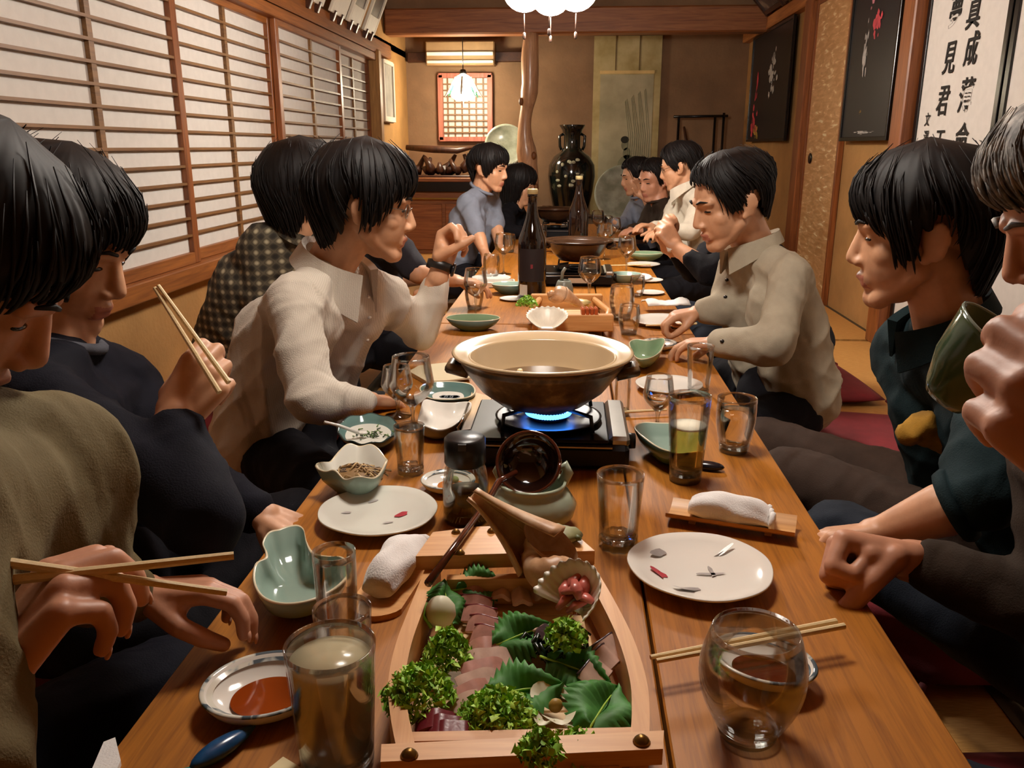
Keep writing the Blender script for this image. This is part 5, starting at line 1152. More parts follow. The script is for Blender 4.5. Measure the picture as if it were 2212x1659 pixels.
def hair_mesh(c, R, s, st, seed):
    """locks lying on the skull; st gives how low the hair falls (local z) around the head"""
    rnd = random.Random(seed); N = 160; T = 24; V = []; F = []
    ZT = np.array([-.24, -.12, -.08, -.05, -.02, .01, .034]); SX = np.array([.058, .058, .060, .064, .068, .0735, .0755]); SB = np.array([-.074, -.074, -.078, -.086, -.100, -.109, -.111]); SF = np.array([.078] * 5 + [.084, .086])
    top = .117 + st.get('top', 0); nl = 46; jit = [rnd.uniform(-1, 1) for _ in range(nl + 1)]; jit2 = [rnd.uniform(0, 1) for _ in range(nl + 1)]; th0 = st.get('thick', .012); sweep = st.get('sweep', .5)
    def low(az_):
        a = abs(math.atan2(math.sin(az_), math.cos(az_)))
        return float(np.interp(a, [0, .5, .9, 1.15, 1.38, 1.52, 1.85, 2.05, 2.4, pi], [st['fringe'], st['fringe'] - .002, st['temple'], st['side'], st['side'] - .004, st['ear'], st['ear'], (st['ear'] + st['back']) / 2, st['back'], st['back'] - .006]))
    def surf(a, z, off):
        dx, dy = math.sin(a), math.cos(a)
        if z > .034:
            q = min(1, (z - .034) / (top - .034)); k = math.sqrt(max(0, 1 - q * q)); rx, rf, rb = .0755 * k, .086 + .014, .111 - .014; yc = -.014; ry = (rf if dy > 0 else rb) * k
        else:
            rx = float(np.interp(z, ZT, SX)); yc = -.014; ry = (float(np.interp(z, ZT, SF)) - yc) if dy > 0 else (yc - float(np.interp(z, ZT, SB)))
            k = 1
        o_ = off * (1 if k > .15 else k / .15) * (1 - .5 * max(0, dy) ** 2 * min(1, max(0, (.10 - z) / .06))); return Vector((dx * (rx + o_), yc + dy * (ry + o_), z + (off * .9 * (1 - k) if z > .034 else 0)))
    for layer in (0, 1):
        for i in range(N):
            a = 2 * pi * i / N; kk = a / (2 * pi) * nl; li = int(kk) % nl; u = kk - int(kk); lock = math.sin(pi * u) ** .7
            zl = low(a) + jit[li] * st.get('jag', .008) + (1 - lock) * .005
            for j in range(T + 1):
                t = (j / T); z = top + (zl - top) * (1 - max(0.0, 1 - t) ** 1.5)
                aa = a + sweep * (1 - t) ** 2 * .6 + .10 * math.sin(3 * a + seed) * t
                th = th0 * (1 - .72 * t ** 3) + (.0045 * lock * jit2[li] + .0014 * math.sin(a * 37 + z * 90)) * min(1, t * 2.5) + st.get('puff', 0) * math.sin(pi * min(1, t * 1.15))
                if layer: th = min(th - .004, .003)
                V.append(c + R @ (surf(aa, z, th) * s))
    W = T + 1
    for l in (0, 1):
        for i in range(N):
            for j in range(T):
                a_, b_ = l * N * W + i * W + j, l * N * W + ((i + 1) % N) * W + j
                F.append((a_, a_ + 1, b_ + 1, b_) if l == 0 else (a_, b_, b_ + 1, a_ + 1))
    for i in range(N):
        a_, b_ = i * W + T, ((i + 1) % N) * W + T; F.append((a_, a_ + N * W, b_ + N * W, b_))
    m = MB().addm(V, F)
    for k in range(st.get('strands', 260)):
        a = rnd.uniform(0, 2 * pi); zl = low(a) - rnd.uniform(-.010, .012); sw = rnd.uniform(-.4, .4); lift = rnd.uniform(.0, .0045); pts = []; t0 = rnd.uniform(.0, .6); w0 = rnd.uniform(.0010, .0022)
        for j in range(7):
            t = t0 + (1 - t0) * j / 6; z = top + (zl - top) * (1 - max(0.0, 1 - t) ** 1.5); aa = a + sweep * (1 - t) ** 2 * .6 + .10 * math.sin(3 * a + seed) * t + sw * (t - t0) * .5
            th = th0 * (1 - .72 * t ** 3) + lift + .003 + st.get('puff', 0) * math.sin(pi * min(1, t * 1.15)); pts.append(c + R @ (surf(aa, z, th) * s))
        m.tube(pts, [w0 * .3, w0, w0 * 1.2, w0 * 1.2, w0 * 1.1, w0 * .8, w0 * .15], 4)
    return m
STY = dict(
    medium=dict(fringe=.036, temple=.012, side=-.038, ear=.014, back=-.078, jag=.010, thick=.020, puff=.004),
    full=dict(fringe=.030, temple=.004, side=-.046, ear=.016, back=-.098, jag=.012, thick=.026, puff=.006, top=.004),
    behind=dict(fringe=.030, temple=-.02, side=-.06, ear=-.05, back=-.115, jag=.012, thick=.026, puff=.010, top=.004),
    long=dict(fringe=.022, temple=-.03, side=-.12, ear=-.16, back=-.20, jag=.02, thick=.020, puff=.004, strands=300),
    short=dict(fringe=.076, temple=.056, side=-.020, ear=.016, back=-.066, jag=.006, thick=.016, sweep=.9),
    grey=dict(fringe=.052, temple=.026, side=-.03, ear=.010, back=-.07, jag=.014, thick=.026, puff=.006, top=.004, strands=420))
def person(label, D, seed):
    """D: head (c, fwd, up, scale), neck, hips, sh=(near, far), arms=[(shoulder, elbow, wrist, handspec, sleeve 0..1)], legs=[(hip, knee, ankle)]"""
    hc = Vector(D['head']); R = frame(D['fwd'], D.get('up', (0, 0, 1))); s = D.get('s', 1.0); vx = D.get('voxel', .0045); sk = D.get('skin', M_skin)
    hips = Vector(D['hips']); neck = Vector(D['neck']); root = thing('person', label, 'person', (hips.x, hips.y, .055))
    B = Blob(); head_blob(B, hc, R, s, D.get('jaw', 1.0))
    hn = hc + R @ (Vector((0, -.022, -.05)) * s); B.c(hn, .054 * s, neck, .056 * s)
    sh = [Vector(p) for p in D['sh']]; lat = (sh[0] - sh[1]).normalized(); up = (neck - hips).normalized()
    mid = hips.lerp(neck, .62); hw = D.get('hw', .085); girth = D.get('girth', 1.0)
    def torso(b, inf):
        g = girth
        for q in (1, -1):
            b.c(hips + lat * q * hw * 1.05, .098 * g + inf, mid + lat * q * .085, .100 * g + inf)
            b.c(mid + lat * q * .085, .100 * g + inf, sh[0 if q > 0 else 1] - lat * q * .055 - up * .06, .072 * g + inf)
            b.c(neck - up * .012, .046 + inf, sh[0 if q > 0 else 1] - lat * q * .02, .052 + inf)
        b.c(sh[0] - up * .03, .058 + inf, sh[1] - up * .03, .058 + inf)
    torso(B, -.012)
    C = Blob(); torso(C, .006); nails = []; HI = []
    for (S_, E_, W_, hs, slv) in D['arms']:
        S_, E_, W_ = Vector(S_), Vector(E_), Vector(W_); B.c(S_, .044, E_, .037); B.c(E_, .036, E_.lerp(W_, .35), .038); B.c(E_.lerp(W_, .35), .038, W_, .024)
        C.c(S_, .060, S_.lerp(E_, .5), .054); C.c(S_.lerp(E_, .5), .054, S_.lerp(E_, min(1, slv)), .050)
        if slv > 1: C.c(E_, .052, E_.lerp(W_, slv - 1), D.get('cuff', .037))
        if hs:
            d = hs.get('d', W_ - E_); HI.append(hand_blob(B, W_, d, hs['n'], hs.get('right', True), hs.get('c', RELAX), hs.get('s', 1.0), hs.get('thumb', (.5, .5)), nails=nails if D.get('nails') else None))
    T = Blob(); lr = D.get('lr', 1.0)
    T.e(hips - up * .01, (.15, .13, .115)); B.e(hips, (.12, .11, .09))
    for (H_, K_, A_) in D['legs']:
        H_, K_, A_ = Vector(H_), Vector(K_), Vector(A_); T.c(H_, .088 * lr, K_, .066 * lr); T.c(K_, .064 * lr, A_, .045 * lr)
        B.c(H_, .07, K_, .05); B.c(K_, .05, A_, .034); fd = (A_ - K_).normalized(); fd.z *= .3; B.c(A_, .034, A_ + fd.normalized() * .10, .026)
    me = B.mesh(vx, 4 if vx < .006 else 3, .5, D.get('decim'))
    co = getco(me); loc_ = (co - np.array(hc)) @ np.array(R) / s
    me.materials.append(sk); me.materials.append(M_lip)
    nf = len(me.polygons); cen = np.empty(nf * 3, np.float32); me.polygons.foreach_get('center', cen); cen = (cen.reshape(-1, 3) - np.array(hc)) @ np.array(R) / s
    lips = (np.abs(cen[:, 0]) < .021) & (cen[:, 1] > .078) & (cen[:, 2] < -.0625) & (cen[:, 2] > -.086) & (cen[:, 1] > .0835 - .004 * np.abs(cen[:, 2] + .073) / .01)
    me.polygons.foreach_set('material_index', lips.astype(np.int32))
    wpart('body', me, root)
    L = lambda x, y, z: hc + R @ (Vector((x, y, z)) * s)
    # eyes and brows
    for q in (-1, 1):
        Re = R @ Matrix.Rotation(-q * .30, 3, 'Z'); ez = -.004
        wpart('eye', MB().ball(L(q * .0315, .0795, ez), (.0125 * s, .0038 * s, .0036 * s), 12, 8, Re).me(M_eyed), root)
        wpart('eyebrow', MB().tube([L(q * .014, .0965, .021), L(q * .030, .0925, .026), L(q * .049, .078, .021)], [.0026 * s, .0034 * s, .0014 * s], 6).me(D.get('hairm', M_hair)), root)
    if D.get('nails'):
        for (p, t, o_, rr) in nails:
            Rn = Matrix((t.cross(o_), t, o_)).transposed(); wpart('fingernail', MB().ball(p, (rr * .75, rr * .95, rr * .3), 8, 6, Rn).me(M_nail), root)
    wpart('hair', hair_mesh(hc, R, s, STY[D.get('style', 'medium')], seed).me(D.get('hairm', M_hair)), root)
    cm = C.mesh(D.get('cv', .009), 6, .5); folds(cm, D.get('fold', .006), D.get('ff', 22), seed); cm.materials.append(D['top']); wpart(D.get('topname', 'shirt'), cm, root)
    tmsh = T.mesh(.011, 5, .5); folds(tmsh, .006, 20, seed + 50); tmsh.materials.append(D['bottom']); wpart('trousers', tmsh, root)
    if D.get('glasses'):
        g = MB(); 
        for q in (-1, 1):
            g.tube([L(q * .033 + .021 * math.cos(t), .094 - .010 * abs(q * .033 + .021 * math.cos(t)) / .05, -.004 + .015 * math.sin(t)) for t in np.linspace(0, 2 * pi, 15)], .0011 * s, 5, cap=False)
            g.tube([L(q * .055, .083, .0), L(q * .073, .05, .002), L(q * .082, .0, .0), L(q * .080, -.02, -.012)], .0011 * s, 5)
        g.tube([L(-.012, .095, 0), L(0, .100, .003), L(.012, .095, 0)], .0011 * s, 5); wpart('glasses', g.me(mat('steel_frame', '#8a8680', .25, .1, Metallic=.9)), root)
    if D.get('collar'):
        cs = D.get('cs', .62)
        cl = MB(); f_ = Vector(D['collar']).normalized(); f_ = (f_ - up * f_.dot(up)).normalized(); r_ = f_.cross(up); base = neck - up * .005
        for q in (-1, 1):   # two collar leaves
            V = []; NN = 12
            for k in range(NN + 1):
                a = pi * (1 - .86 * k / NN); dirv = (f_ * math.cos(a) + r_ * q * math.sin(a)); droop = .040 + .062 * max(0, (k / NN - .45)) / .55
                t_ = k / NN; droop *= cs; pin = base + dirv * (.062 + .030 * cs * t_ * t_) + up * (.038 - .014 * t_); pout = base + dirv * (.066 + .024 * cs + .048 * cs * t_ * t_) + up * (.038 - .012 * t_ - droop); out = base + dirv * (.074 + .034 * cs * t_ * t_) + up * (.048 - .016 * t_)
                V += [pin, out, pout, pout - dirv * .004 - up * .002]
            F = []
            for k in range(NN):
                for j in range(3): F.append((4 * k + j, 4 * k + j + 1, 4 * k + j + 5, 4 * k + j + 4))
                F.append((4 * k + 3, 4 * k, 4 * k + 4, 4 * k + 7))
            F += [(0, 1, 2, 3), (4 * NN + 3, 4 * NN + 2, 4 * NN + 1, 4 * NN)]
            cl.addm(V, F)
        wpart('collar', auto(cl.me(D.get('collarm', D['top'])), 30), root)
    if D.get('neckband'):
        f_ = up; base = neck + up * .012; a1 = lat; a2 = up.cross(lat)
        wpart('neckband', MB().tube([base + a1 * .068 * math.cos(t) + a2 * .066 * math.sin(t) - up * .012 * math.sin(t) for t in np.linspace(0, 2 * pi, 25)], .009, 8, cap=False).me(D['neckband']), root)
    return root, HI
cush_m = None
def cushion(label, x, y, rz=0.0, m=None):
    global cush_m
    if cush_m is None:
        V = []; F = []; N = 16
        for l in (1, -1):
            for i in range(N + 1):
                for j in range(N + 1):
                    u, v_ = i / N * 2 - 1, j / N * 2 - 1; h = .026 * (1 - abs(u) ** 5) ** .5 * (1 - abs(v_) ** 5) ** .5; V.append((u * .27 * (1 - .03 * v_ * v_), v_ * .27 * (1 - .03 * u * u), .028 + l * h))
        W = N + 1
        for l in range(2):
            for i in range(N):
                for j in range(N):
                    a = l * W * W + i * W + j; q = (a, a + W, a + W + 1, a + 1); F.append(q if l == 0 else q[::-1])
        cush_m = MB().addm(V, F).me(M_cush)
    e = thing('floor_cushion', label, 'cushion', (x, y, 0), rz, group='red floor cushions'); obj('cover', cush_m, e)
    for sx in (-1, 1):
        for sy in (-1, 1): obj('corner_tassel', MB().tube([(sx * .262, sy * .262, .028), (sx * .285, sy * .285, .012)], [.006, .009], 6).me(mat('tassel_red', '#6a1820', .8)), e)
    return e
# ---------------------------------------------------------------- the cast
V3 = Vector
# shirt man, left side of the big pot
L3, _ = person('man in a cream striped shirt and glasses talking with one hand raised', dict(
    head=dz(792, 440, 1.84), fwd=(.95, .24, -.14), neck=dz(712, 575, 1.90), hips=(-.71, 1.90, .19), sh=(dz(640, 645, 1.78), dz(815, 625, 2.06)), style='full', glasses=True, s=1.0,
    arms=[(dz(630, 650, 1.76), dz(672, 868, 1.66), dz(792, 868, 1.78), dict(n=(0, 0, -1), right=True, c=RELAX), 1.86),
          (dz(830, 640, 2.06), dz(905, 712, 2.18), dz(950, 585, 2.12), dict(s=1.12, d=dz(985, 455, 2.12) - dz(950, 585, 2.12), n=(.75, -.55, -.1), right=False, c=[(.9, 1.2, .6), (1.0, 1.3, .8), (1.1, 1.3, .9), (1.2, 1.3, .9)], thumb=(.9, .7)), 1.72)],
    legs=[((-.70, 1.80, .17), (-.50, 1.60, .17), (-.62, 1.95, .11)), ((-.70, 2.0, .17), (-.50, 2.18, .15), (-.60, 2.0, .10))],
    top=M_stripe, bottom=M_black_c, collar=(1, -.15, 0), cs=.95, voxel=.0036, decim=.6, cv=.008, fold=.010, ff=18), 11)
wr = dz(950, 575, 2.12); ax = (dz(985, 455, 2.12) - wr).normalized(); R_ = frame(ax.cross(Vector((0, 1, 0))), ax)
wm = MB().lathe([(.031, -.011), (.034, -.010), (.034, .010), (.031, .011), (.0305, 0), (.031, -.011)], 28).me(mat('watch_strap', '#15110f', .4))
W_ = obj('wrist_watch', wm, L3); W_.matrix_parent_inverse = Matrix.Translation(-Vector(L3.location)); W_.matrix_basis = Matrix.Translation(wr) @ R_.to_4x4()
wf = obj('watch_face', MB().lathe([(0, .0), (.016, 0), (.018, .003), (.016, .007), (0, .008)], 20).xf(Matrix.Translation((0, -.032, 0)) @ Matrix.Rotation(pi / 2, 4, 'X')).me(mat('watch_dial', '#1c1c20', .15)), W_)

# grey jacket man
R3, h3 = person('man in a light grey jacket looking down at his plate on the right', dict(
    head=dz(1574, 432, 2.26), fwd=(-.90, -.28, -.30), neck=dz(1632, 540, 2.34), hips=(.63, 2.36, .19), sh=(dz(1708, 590, 2.2), dz(1585, 575, 2.5)), style='short', s=1.02,
    arms=[(dz(1708, 595, 2.19), dz(1672, 742, 2.08), dz(1548, 742, 2.16), dict(n=(0, 0, -1), right=False, c=RELAX), 1.93),
          (dz(1590, 580, 2.5), dz(1568, 668, 2.42), dz(1512, 675, 2.42), dict(n=(0, 0, -1), right=True, c=HOLD), 1.72)],
    legs=[((.62, 2.24, .16), (.50, 2.16, .14), (.6, 2.42, .10)), ((.62, 2.5, .16), (.5, 2.68, .14), (.62, 2.4, .10))],
    top=M_greyj, topname='jacket', bottom=M_black_c, collar=(-1, -.1, 0), voxel=.0042, decim=.6, cv=.008, fold=.008, ff=18, cuff=.042), 23)
# teal jacket man
R2, _ = person('man in a dark teal jacket in profile on the right', dict(
    head=dz(1990, 498, 1.34), fwd=(-.93, .28, -.12), neck=dz(2050, 700, 1.40), hips=(.80, 1.42, .19), sh=(dz(2170, 800, 1.26), dz(1945, 740, 1.58)), style='full', s=1.0,
    arms=[(dz(2170, 810, 1.25), dz(2110, 1075, 1.13), dz(1905, 1150, 1.20), dict(d=(-.8, .3, -.25), n=(0, -.3, -1), right=False, c=RELAX), 1.22),
          (dz(1950, 750, 1.58), dz(1985, 880, 1.60), dz(2100, 985, 1.42), dict(n=(0, 0, -1), right=True, c=RELAX), 1.9)],
    legs=[((.74, 1.58, .18), (.47, 1.90, .19), (.30, 1.75, .10)), ((.72, 1.38, .18), (.47, 1.68, .20), (.22, 1.55, .08))],
    top=M_teal, topname='jacket', bottom=M_brownt, collar=(-1, .2, 0), voxel=.004, decim=.6, cv=.008, fold=.006), 31)
wpart('rolled_cuff', MB().tube([dz(2110, 1075, 1.13).lerp(dz(1905, 1150, 1.20), t) for t in (.14, .20, .27)], [.050, .053, .050], 16).me(M_teal), R2)
# grey haired man, nearest on the right
R1, h1 = person('grey haired man in a brown jumper lifting a green cup at the right edge', dict(
    head=dz(2375, 445, .92), fwd=(-.86, .12, -.45), neck=dz(2460, 770, .92), hips=(.78, .80, .19), sh=(dz(2480, 1010, .78), dz(2290, 900, 1.04)), style='grey', hairm=M_hairg, skin=M_skin2, s=1.0,
    arms=[(dz(2480, 1020, .78), (.60, .50, .44), dz(2500, 1090, .40), dict(s=1.0, d=dz(2315, 895, .42) - dz(2500, 1090, .40), n=(-.15, .95, .15), right=False, c=[(.6, .7, .4), (.7, .8, .4), (.8, .9, .5), (.9, 1.0, .5)], thumb=(.75, .3)), 1.55),
          (dz(2290, 920, 1.04), dz(2300, 1330, .98), dz(1985, 1215, 1.06), dict(s=1.22, d=(-.9, .22, .05), n=(-.15, -.7, -.7), right=True, c=FIST, thumb=(.9, .9)), 1.92)],
    legs=[((.74, .95, .18), (.48, 1.38, .21), (.24, 1.25, .07)), ((.72, .70, .18), (.44, .72, .20), (.30, .95, .09))],
    top=M_bsleeve, topname='jumper', bottom=M_denim, neckband=M_bsleeve, voxel=.0032, decim=.6, cv=.008, fold=.005, nails=True), 41)
# olive sweater man, nearest on the left
L1, hl1 = person('man in an olive sweater bending over with chopsticks at the left edge', dict(
    head=dz(-135, 560, .70), fwd=(.66, .30, -.58), up=(.3, 0, 1), neck=dz(-170, 905, .70), hips=(-.74, .55, .19), sh=(dz(-190, 1060, .60), dz(150, 985, .80)), style='medium', skin=M_skin2, s=1.0,
    arms=[(dz(-190, 1070, .60), dz(-90, 1640, .56), dz(-30, 1480, .60), dict(s=1.05, d=dz(110, 1290, .62) - dz(-30, 1480, .60), n=(.55, .55, -.55), right=True, c=[(.75, .8, .4), (.8, .95, .5), (1.0, 1.1, .6), (1.1, 1.1, .6)], thumb=(.35, .25)), 1.62),
          (dz(150, 995, .80), dz(165, 1240, .84), dz(290, 1285, .92), dict(d=(.93, .22, .0), n=(.15, -.25, -1), right=False, c=[(.35, .7, .5), (.4, .75, .5), (.45, .8, .5), (.5, .8, .5)], thumb=(.5, .5)), 1.93)],
    legs=[((-.70, .68, .17), (-.50, .92, .19), (-.60, .60, .10)), ((-.70, .45, .17), (-.47, .40, .18), (-.58, .6, .10))],
    top=M_olive, topname='sweater', bottom=M_navyk, neckband=M_olive, voxel=.0032, decim=.6, cv=.008, fold=.006, cuff=.034, nails=True), 53)
# navy sweater, second on the left
L2, hl2 = person('person in a navy sweater with black hair raising chopsticks on the left', dict(
    head=dz(128, 522, 1.20), fwd=(.88, -.06, -.36), neck=dz(118, 745, 1.22), hips=(-.80, 1.18, .19), sh=(dz(80, 860, 1.10), dz(265, 830, 1.36)), style='full', s=1.0,
    arms=[(dz(80, 870, 1.09), dz(440, 1110, 1.00), dz(372, 912, 1.06), dict(d=dz(455, 790, 1.08) - dz(372, 912, 1.06), n=(.15, .75, .25), right=True, c=HOLD, thumb=(.6, .4)), 1.86),
          (dz(265, 840, 1.36), dz(430, 1050, 1.30), dz(560, 1110, 1.28), dict(n=(0, 0, -1), right=False, c=RELAX), 1.9)],
    legs=[((-.76, 1.08, .17), (-.50, 1.02, .18), (-.64, 1.22, .10)), ((-.76, 1.30, .17), (-.50, 1.42, .18), (-.62, 1.2, .10))],
    top=M_navyk, topname='sweater', bottom=M_black_c, neckband=cloth('grey_neckband', '#50525a'), voxel=.0034, decim=.6, cv=.008, fold=.005, nails=True), 61)
# plaid shirt person
person('person in a grey plaid shirt with black hair seen from behind by the windows', dict(
    head=dz(658, 410, 2.38), fwd=(.55, .83, -.05), neck=dz(640, 500, 2.40), hips=(-1.02, 2.52, .19), sh=(dz(565, 520, 2.36), dz(720, 540, 2.46)), style='behind', s=1.04,
    arms=[(dz(565, 525, 2.36), dz(560, 640, 2.4), dz(640, 690, 2.55), None, 1.9), (dz(720, 545, 2.46), dz(740, 660, 2.6), dz(780, 690, 2.8), None, 1.9)],
    legs=[((-.98, 2.42, .16), (-.72, 2.5, .15), (-.9, 2.75, .10)), ((-.95, 2.62, .16), (-.75, 2.85, .15), (-.9, 2.6, .10))],
    top=M_plaid, bottom=M_black_c, collar=(.55, .83, 0), voxel=.007, cv=.010), 71)
# dark t-shirt person hidden behind the shirt man
person('person in a dark short sleeved shirt half hidden behind the striped shirt', dict(
    head=dz(795, 425, 2.98), fwd=(.95, .1, -.2), neck=dz(790, 500, 3.0), hips=(-.74, 3.06, .19), sh=(dz(830, 512, 2.86), dz(800, 520, 3.16)), style='short', s=.96,
    arms=[(dz(838, 515, 2.86), dz(902, 590, 2.80), dz(980, 606, 2.92), dict(d=(.9, .2, -.1), n=(0, 0, -1), right=True, c=RELAX), .86), (dz(800, 525, 3.16), dz(850, 600, 3.2), dz(930, 600, 3.3), None, .9)],
    legs=[((-.72, 2.95, .16), (-.5, 2.85, .15), (-.66, 3.15, .10)), ((-.72, 3.17, .16), (-.5, 3.3, .15), (-.66, 3.1, .10))],
    top=M_greyt, topname='t_shirt', bottom=M_black_c, neckband=M_greyt, voxel=.006, cv=.010), 73)
# far left pair
person('person in a blue grey shirt leaning on one straight arm near the log pillar', dict(
    head=dz(1058, 362, 4.55), fwd=(.90, -.35, -.15), neck=dz(1040, 412, 4.60), hips=(-.62, 4.72, .22), sh=(dz(1012, 438, 4.50), dz(1058, 432, 4.78)), style='medium', s=1.0,
    arms=[(dz(1012, 440, 4.5), dz(1030, 500, 4.45), dz(1048, 548, 4.40), dict(d=(.4, 0, -.9), n=(.3, -.9, 0), right=True, c=RELAX), 1.15), (dz(1060, 435, 4.78), dz(1072, 485, 4.72), dz(1078, 530, 4.66), dict(d=(.3, 0, -.9), n=(.3, -.9, 0), right=False, c=RELAX), 1.2)],
    legs=[((-.6, 4.60, .18), (-.50, 4.40, .16), (-.75, 4.5, .09)), ((-.6, 4.82, .18), (-.5, 4.84, .16), (-.75, 4.8, .09))],
    top=M_blues, bottom=M_black_c, neckband=M_blues, voxel=.006, cv=.010), 83)
person('person with long black hair and olive trousers beside the far table end', dict(
    head=dz(1122, 398, 5.25), fwd=(.92, -.15, -.22), neck=dz(1112, 442, 5.28), hips=(-.62, 5.35, .19), sh=(dz(1092, 462, 5.2), dz(1118, 458, 5.48)), style='long', s=1.0,
    arms=[(dz(1092, 464, 5.2), dz(1098, 500, 5.1), dz(1128, 500, 5.1), dict(n=(0, 0, -1), right=True), 1.9), (dz(1118, 460, 5.48), dz(1130, 495, 5.4), dz(1150, 490, 5.35), None, 1.9)],
    legs=[((-.60, 5.25, .18), (-.47, 5.06, .43), (-.48, 5.02, .08)), ((-.6, 5.47, .18), (-.47, 5.6, .16), (-.6, 5.4, .10))],
    top=M_black_c, topname='jumper', bottom=M_olivep, neckband=M_black_c, voxel=.007, cv=.011), 87)
# right side, behind the grey jacket
person('person in dark clothes holding a white towel behind the grey jacket man', dict(
    head=dz(1596, 400, 2.98), fwd=(-.95, .05, -.2), neck=dz(1604, 492, 3.0), hips=(.82, 3.08, .19), sh=(dz(1618, 520, 2.86), dz(1575, 515, 3.16)), style='short', s=1.02,
    arms=[(dz(1612, 522, 2.88), dz(1535, 590, 2.84), dz(1462, 535, 2.92), dict(d=(-.5, .3, .75), n=(-.3, .8, -.3), right=False, c=HOLD), 1.55), (dz(1572, 518, 3.16), dz(1500, 580, 3.06), dz(1438, 525, 3.04), dict(d=(-.2, -.3, .8), n=(.3, -.8, 0), right=True, c=HOLD), 1.55)],
    legs=[((.76, 2.98, .17), (.46, 2.82, .22), (.62, 3.1, .10)), ((.76, 3.18, .17), (.46, 3.30, .22), (.62, 3.1, .10))],
    top=M_black_c, topname='jumper', bottom=M_denim, neckband=M_black_c, voxel=.0055, cv=.010), 91)
tw = MB().tube([dz(1440, 492, 2.96), dz(1444, 515, 2.93), dz(1450, 542, 2.92)], [.012, .016, .014], 10)
tag(obj('hand_towel', tw.me(M_towel)), 'white towel held up in the hands of the dark clothed person', 'towel')
person('man in a white shirt and glasses at the far right of the tables', dict(
    head=dz(1468, 358, 4.40), fwd=(-.92, .25, -.25), neck=dz(1484, 412, 4.42), hips=(.76, 4.48, .19), sh=(dz(1512, 442, 4.30), dz(1468, 436, 4.60)), style='short', glasses=True, s=1.0,
    arms=[(dz(1512, 444, 4.3), dz(1492, 500, 4.2), dz(1452, 500, 4.2), dict(n=(0, 0, -1), right=False), 1.9), (dz(1466, 438, 4.6), dz(1440, 495, 4.5), dz(1412, 490, 4.45), dict(n=(0, 0, -1), right=True), 1.9)],
    legs=[((.7, 4.38, .16), (.46, 4.25, .16), (.6, 4.5, .10)), ((.7, 4.58, .16), (.46, 4.7, .16), (.6, 4.5, .10))],
    top=M_whites, bottom=M_black_c, collar=(-1, .1, 0), voxel=.006, cv=.010), 97)
person('laughing person in a dark sweater between two others at the far right', dict(
    head=dz(1412, 388, 4.98), fwd=(-.75, -.62, -.2), neck=dz(1424, 436, 5.0), hips=(.72, 5.05, .19), sh=(dz(1450, 458, 4.90), dz(1408, 455, 5.16)), style='short', skin=M_skin2, s=1.0,
    arms=[(dz(1450, 460, 4.9), dz(1428, 505, 4.8), dz(1392, 500, 4.8), dict(n=(0, 0, -1), right=False), 1.9), (dz(1408, 458, 5.16), dz(1385, 500, 5.1), dz(1362, 495, 5.0), None, 1.9)],
    legs=[((.66, 4.95, .16), (.46, 4.85, .16), (.58, 5.1, .10)), ((.66, 5.15, .16), (.46, 5.25, .16), (.58, 5.1, .10))],
    top=M_bsleeve, topname='sweater', bottom=M_black_c, neckband=M_bsleeve, voxel=.007, cv=.011), 101)
person('person raising a hand before the face at the farthest right seat', dict(
    head=dz(1374, 380, 5.55), fwd=(-.92, -.2, -.2), neck=dz(1386, 425, 5.58), hips=(.70, 5.65, .19), sh=(dz(1408, 447, 5.48), dz(1372, 444, 5.74)), style='short', s=.98,
    arms=[(dz(1408, 449, 5.48), dz(1425, 480, 5.25), dz(1396, 432, 5.22), dict(d=(-.35, 0, .95), n=(-.6, -.5, 0), right=False, c=[(.2, .3, .2)] * 4), 1.1), (dz(1372, 446, 5.74), dz(1350, 485, 5.6), dz(1330, 480, 5.5), None, 1.9)],
    legs=[((.64, 5.55, .16), (.46, 5.45, .16), (.58, 5.7, .10)), ((.64, 5.75, .16), (.46, 5.85, .16), (.58, 5.7, .10))],
    top=M_blues, topname='shirt', bottom=M_black_c, neckband=M_blues, voxel=.007, cv=.011), 103)
for nm, x, y, rz in [('under the man in the striped shirt', -.74, 1.90, .1), ('under the olive sweater man', -.74, .55, .0), ('under the navy sweater', -.78, 1.20, .05), ('under the plaid shirt', -1.02, 2.52, .3), ('under the grey jacket man, sticking out behind him', .84, 2.40, -.15), ('under the teal jacket man', .82, 1.50, .1), ('under the grey haired man', .80, .80, .05), ('under the person holding a towel', .82, 3.08, .05)]:
    cushion('red floor cushion ' + nm, x, y, rz)
# chopsticks in hands
a = dz(338, 618, 1.10); b = dz(482, 845, 1.04); chopstick('left chopstick raised by the person in navy', dz(474, 848, 1.04), dz(334, 622, 1.10)); chopstick('right chopstick raised by the person in navy', dz(494, 826, 1.05), dz(342, 617, 1.10))
chopstick('upper chopstick in the hand of the man in olive', dz(-60, 1262, .60), dz(505, 1200, .66), .0042, .0034); chopstick('lower chopstick in the hand of the man in olive', dz(-60, 1205, .60), dz(490, 1280, .66), .0042, .0028)
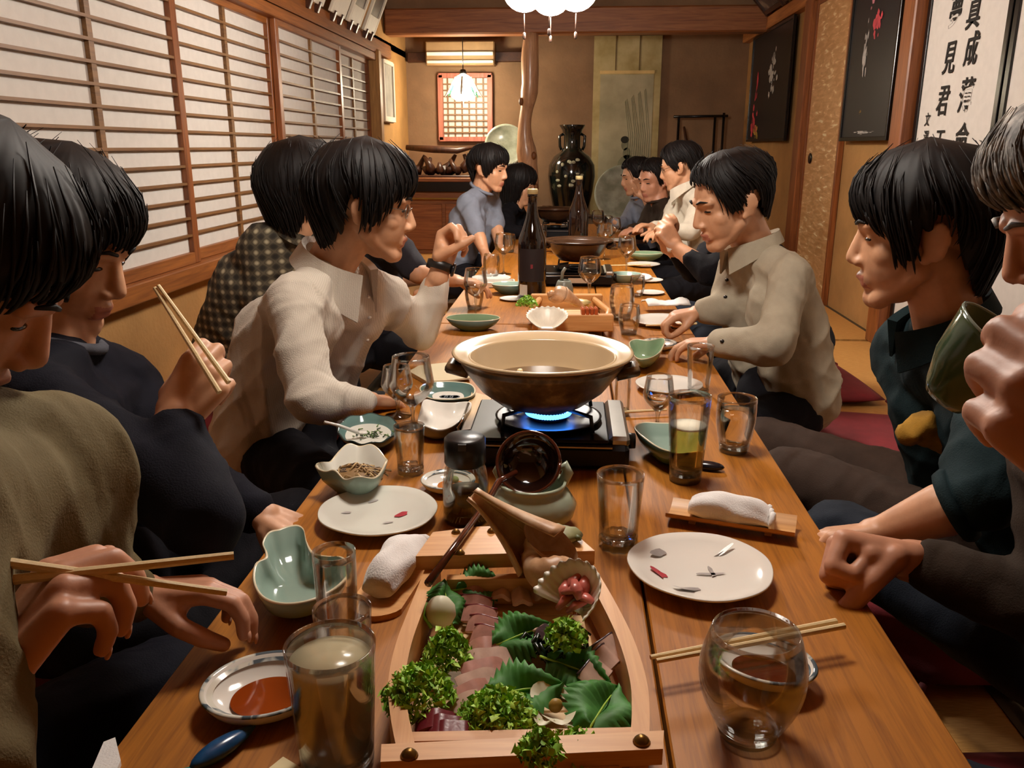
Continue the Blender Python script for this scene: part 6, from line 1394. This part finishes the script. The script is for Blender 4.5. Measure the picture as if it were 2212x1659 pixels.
# green cup in the old man's hand
n = NT('green_cup_glaze'); n.pset(Base_Color=(*lin('#4f6a4c'), 1), Roughness=.12, Transmission_Weight=.25); M_cup = n.m
e = thing('sake_cup', 'dark green cup with a pale rim in the grey haired man\'s hand', 'cup', dz(2100, 800, .51), rot=(0, 0, 0), scale=.82)
cm_ = MB().lathe([(0, -.03), (.016, -.03), (.020, -.024), (.031, .0), (.037, .03), (.0375, .034), (.0355, .033), (.029, .0), (.018, -.020), (0, -.024)], 36, rf=lambda a, r, z: 1 + .05 * math.cos(3 * a) * max(0, z / .03))
rt = Matrix.Rotation(.50, 4, 'Y') @ Matrix.Rotation(.30, 4, 'X'); cm_.xf(rt); obj('bowl', cm_.me(M_cup), e)
obj('rim', MB().tube([rt @ Vector((.0368 * math.cos(t) * (1 + .05 * math.cos(3 * t)), .0368 * math.sin(t) * (1 + .05 * math.cos(3 * t)), .0338)) for t in np.linspace(0, 2 * pi, 37)], .0012, 6, cap=False).me(M_cel), e)

bun = Blob(); 
for k in range(7): bun.e(dz(1965 + 17 * k, 935 - 12 * math.sin(k), 1.40), (.022, .03, .018 + .006 * (k % 3)))
bm_ = bun.mesh(.005, 4); folds(bm_, .004, 60, 5); bm_.materials.append(cloth('mustard_cloth', '#9a7228', var=.35)); tag(obj('cloth_bundle', bm_), 'mustard yellow cloth by the teal jacket man\'s elbow', 'cloth')

def button_at(root, garment, spots, r, m):
    ch = [c for c in root.children if c.name.split('.')[0] == garment][0]; co = getco(ch.data); d = co - np.array(CAM); zc = d @ np.array(FWD)
    px = 1106 + FPX * (d @ np.array(RIGHT)) / zc; py = 829.5 - FPX * (d @ np.array(UPV)) / zc
    for x, y in spots:
        k = np.where(np.hypot(px - x, py - y) < 9)[0]
        if len(k) == 0: continue
        i = k[np.argmin(zc[k])]; wpart('button', MB().ball(co[i], (r, r, r * .8), 8, 6).me(m), root)
button_at(R3, 'jacket', [(1566, 600), (1560, 640), (1553, 742)], .006, M_black)
button_at(L3, 'shirt', [(800, 640), (806, 690), (800, 740)], .005, M_porc)
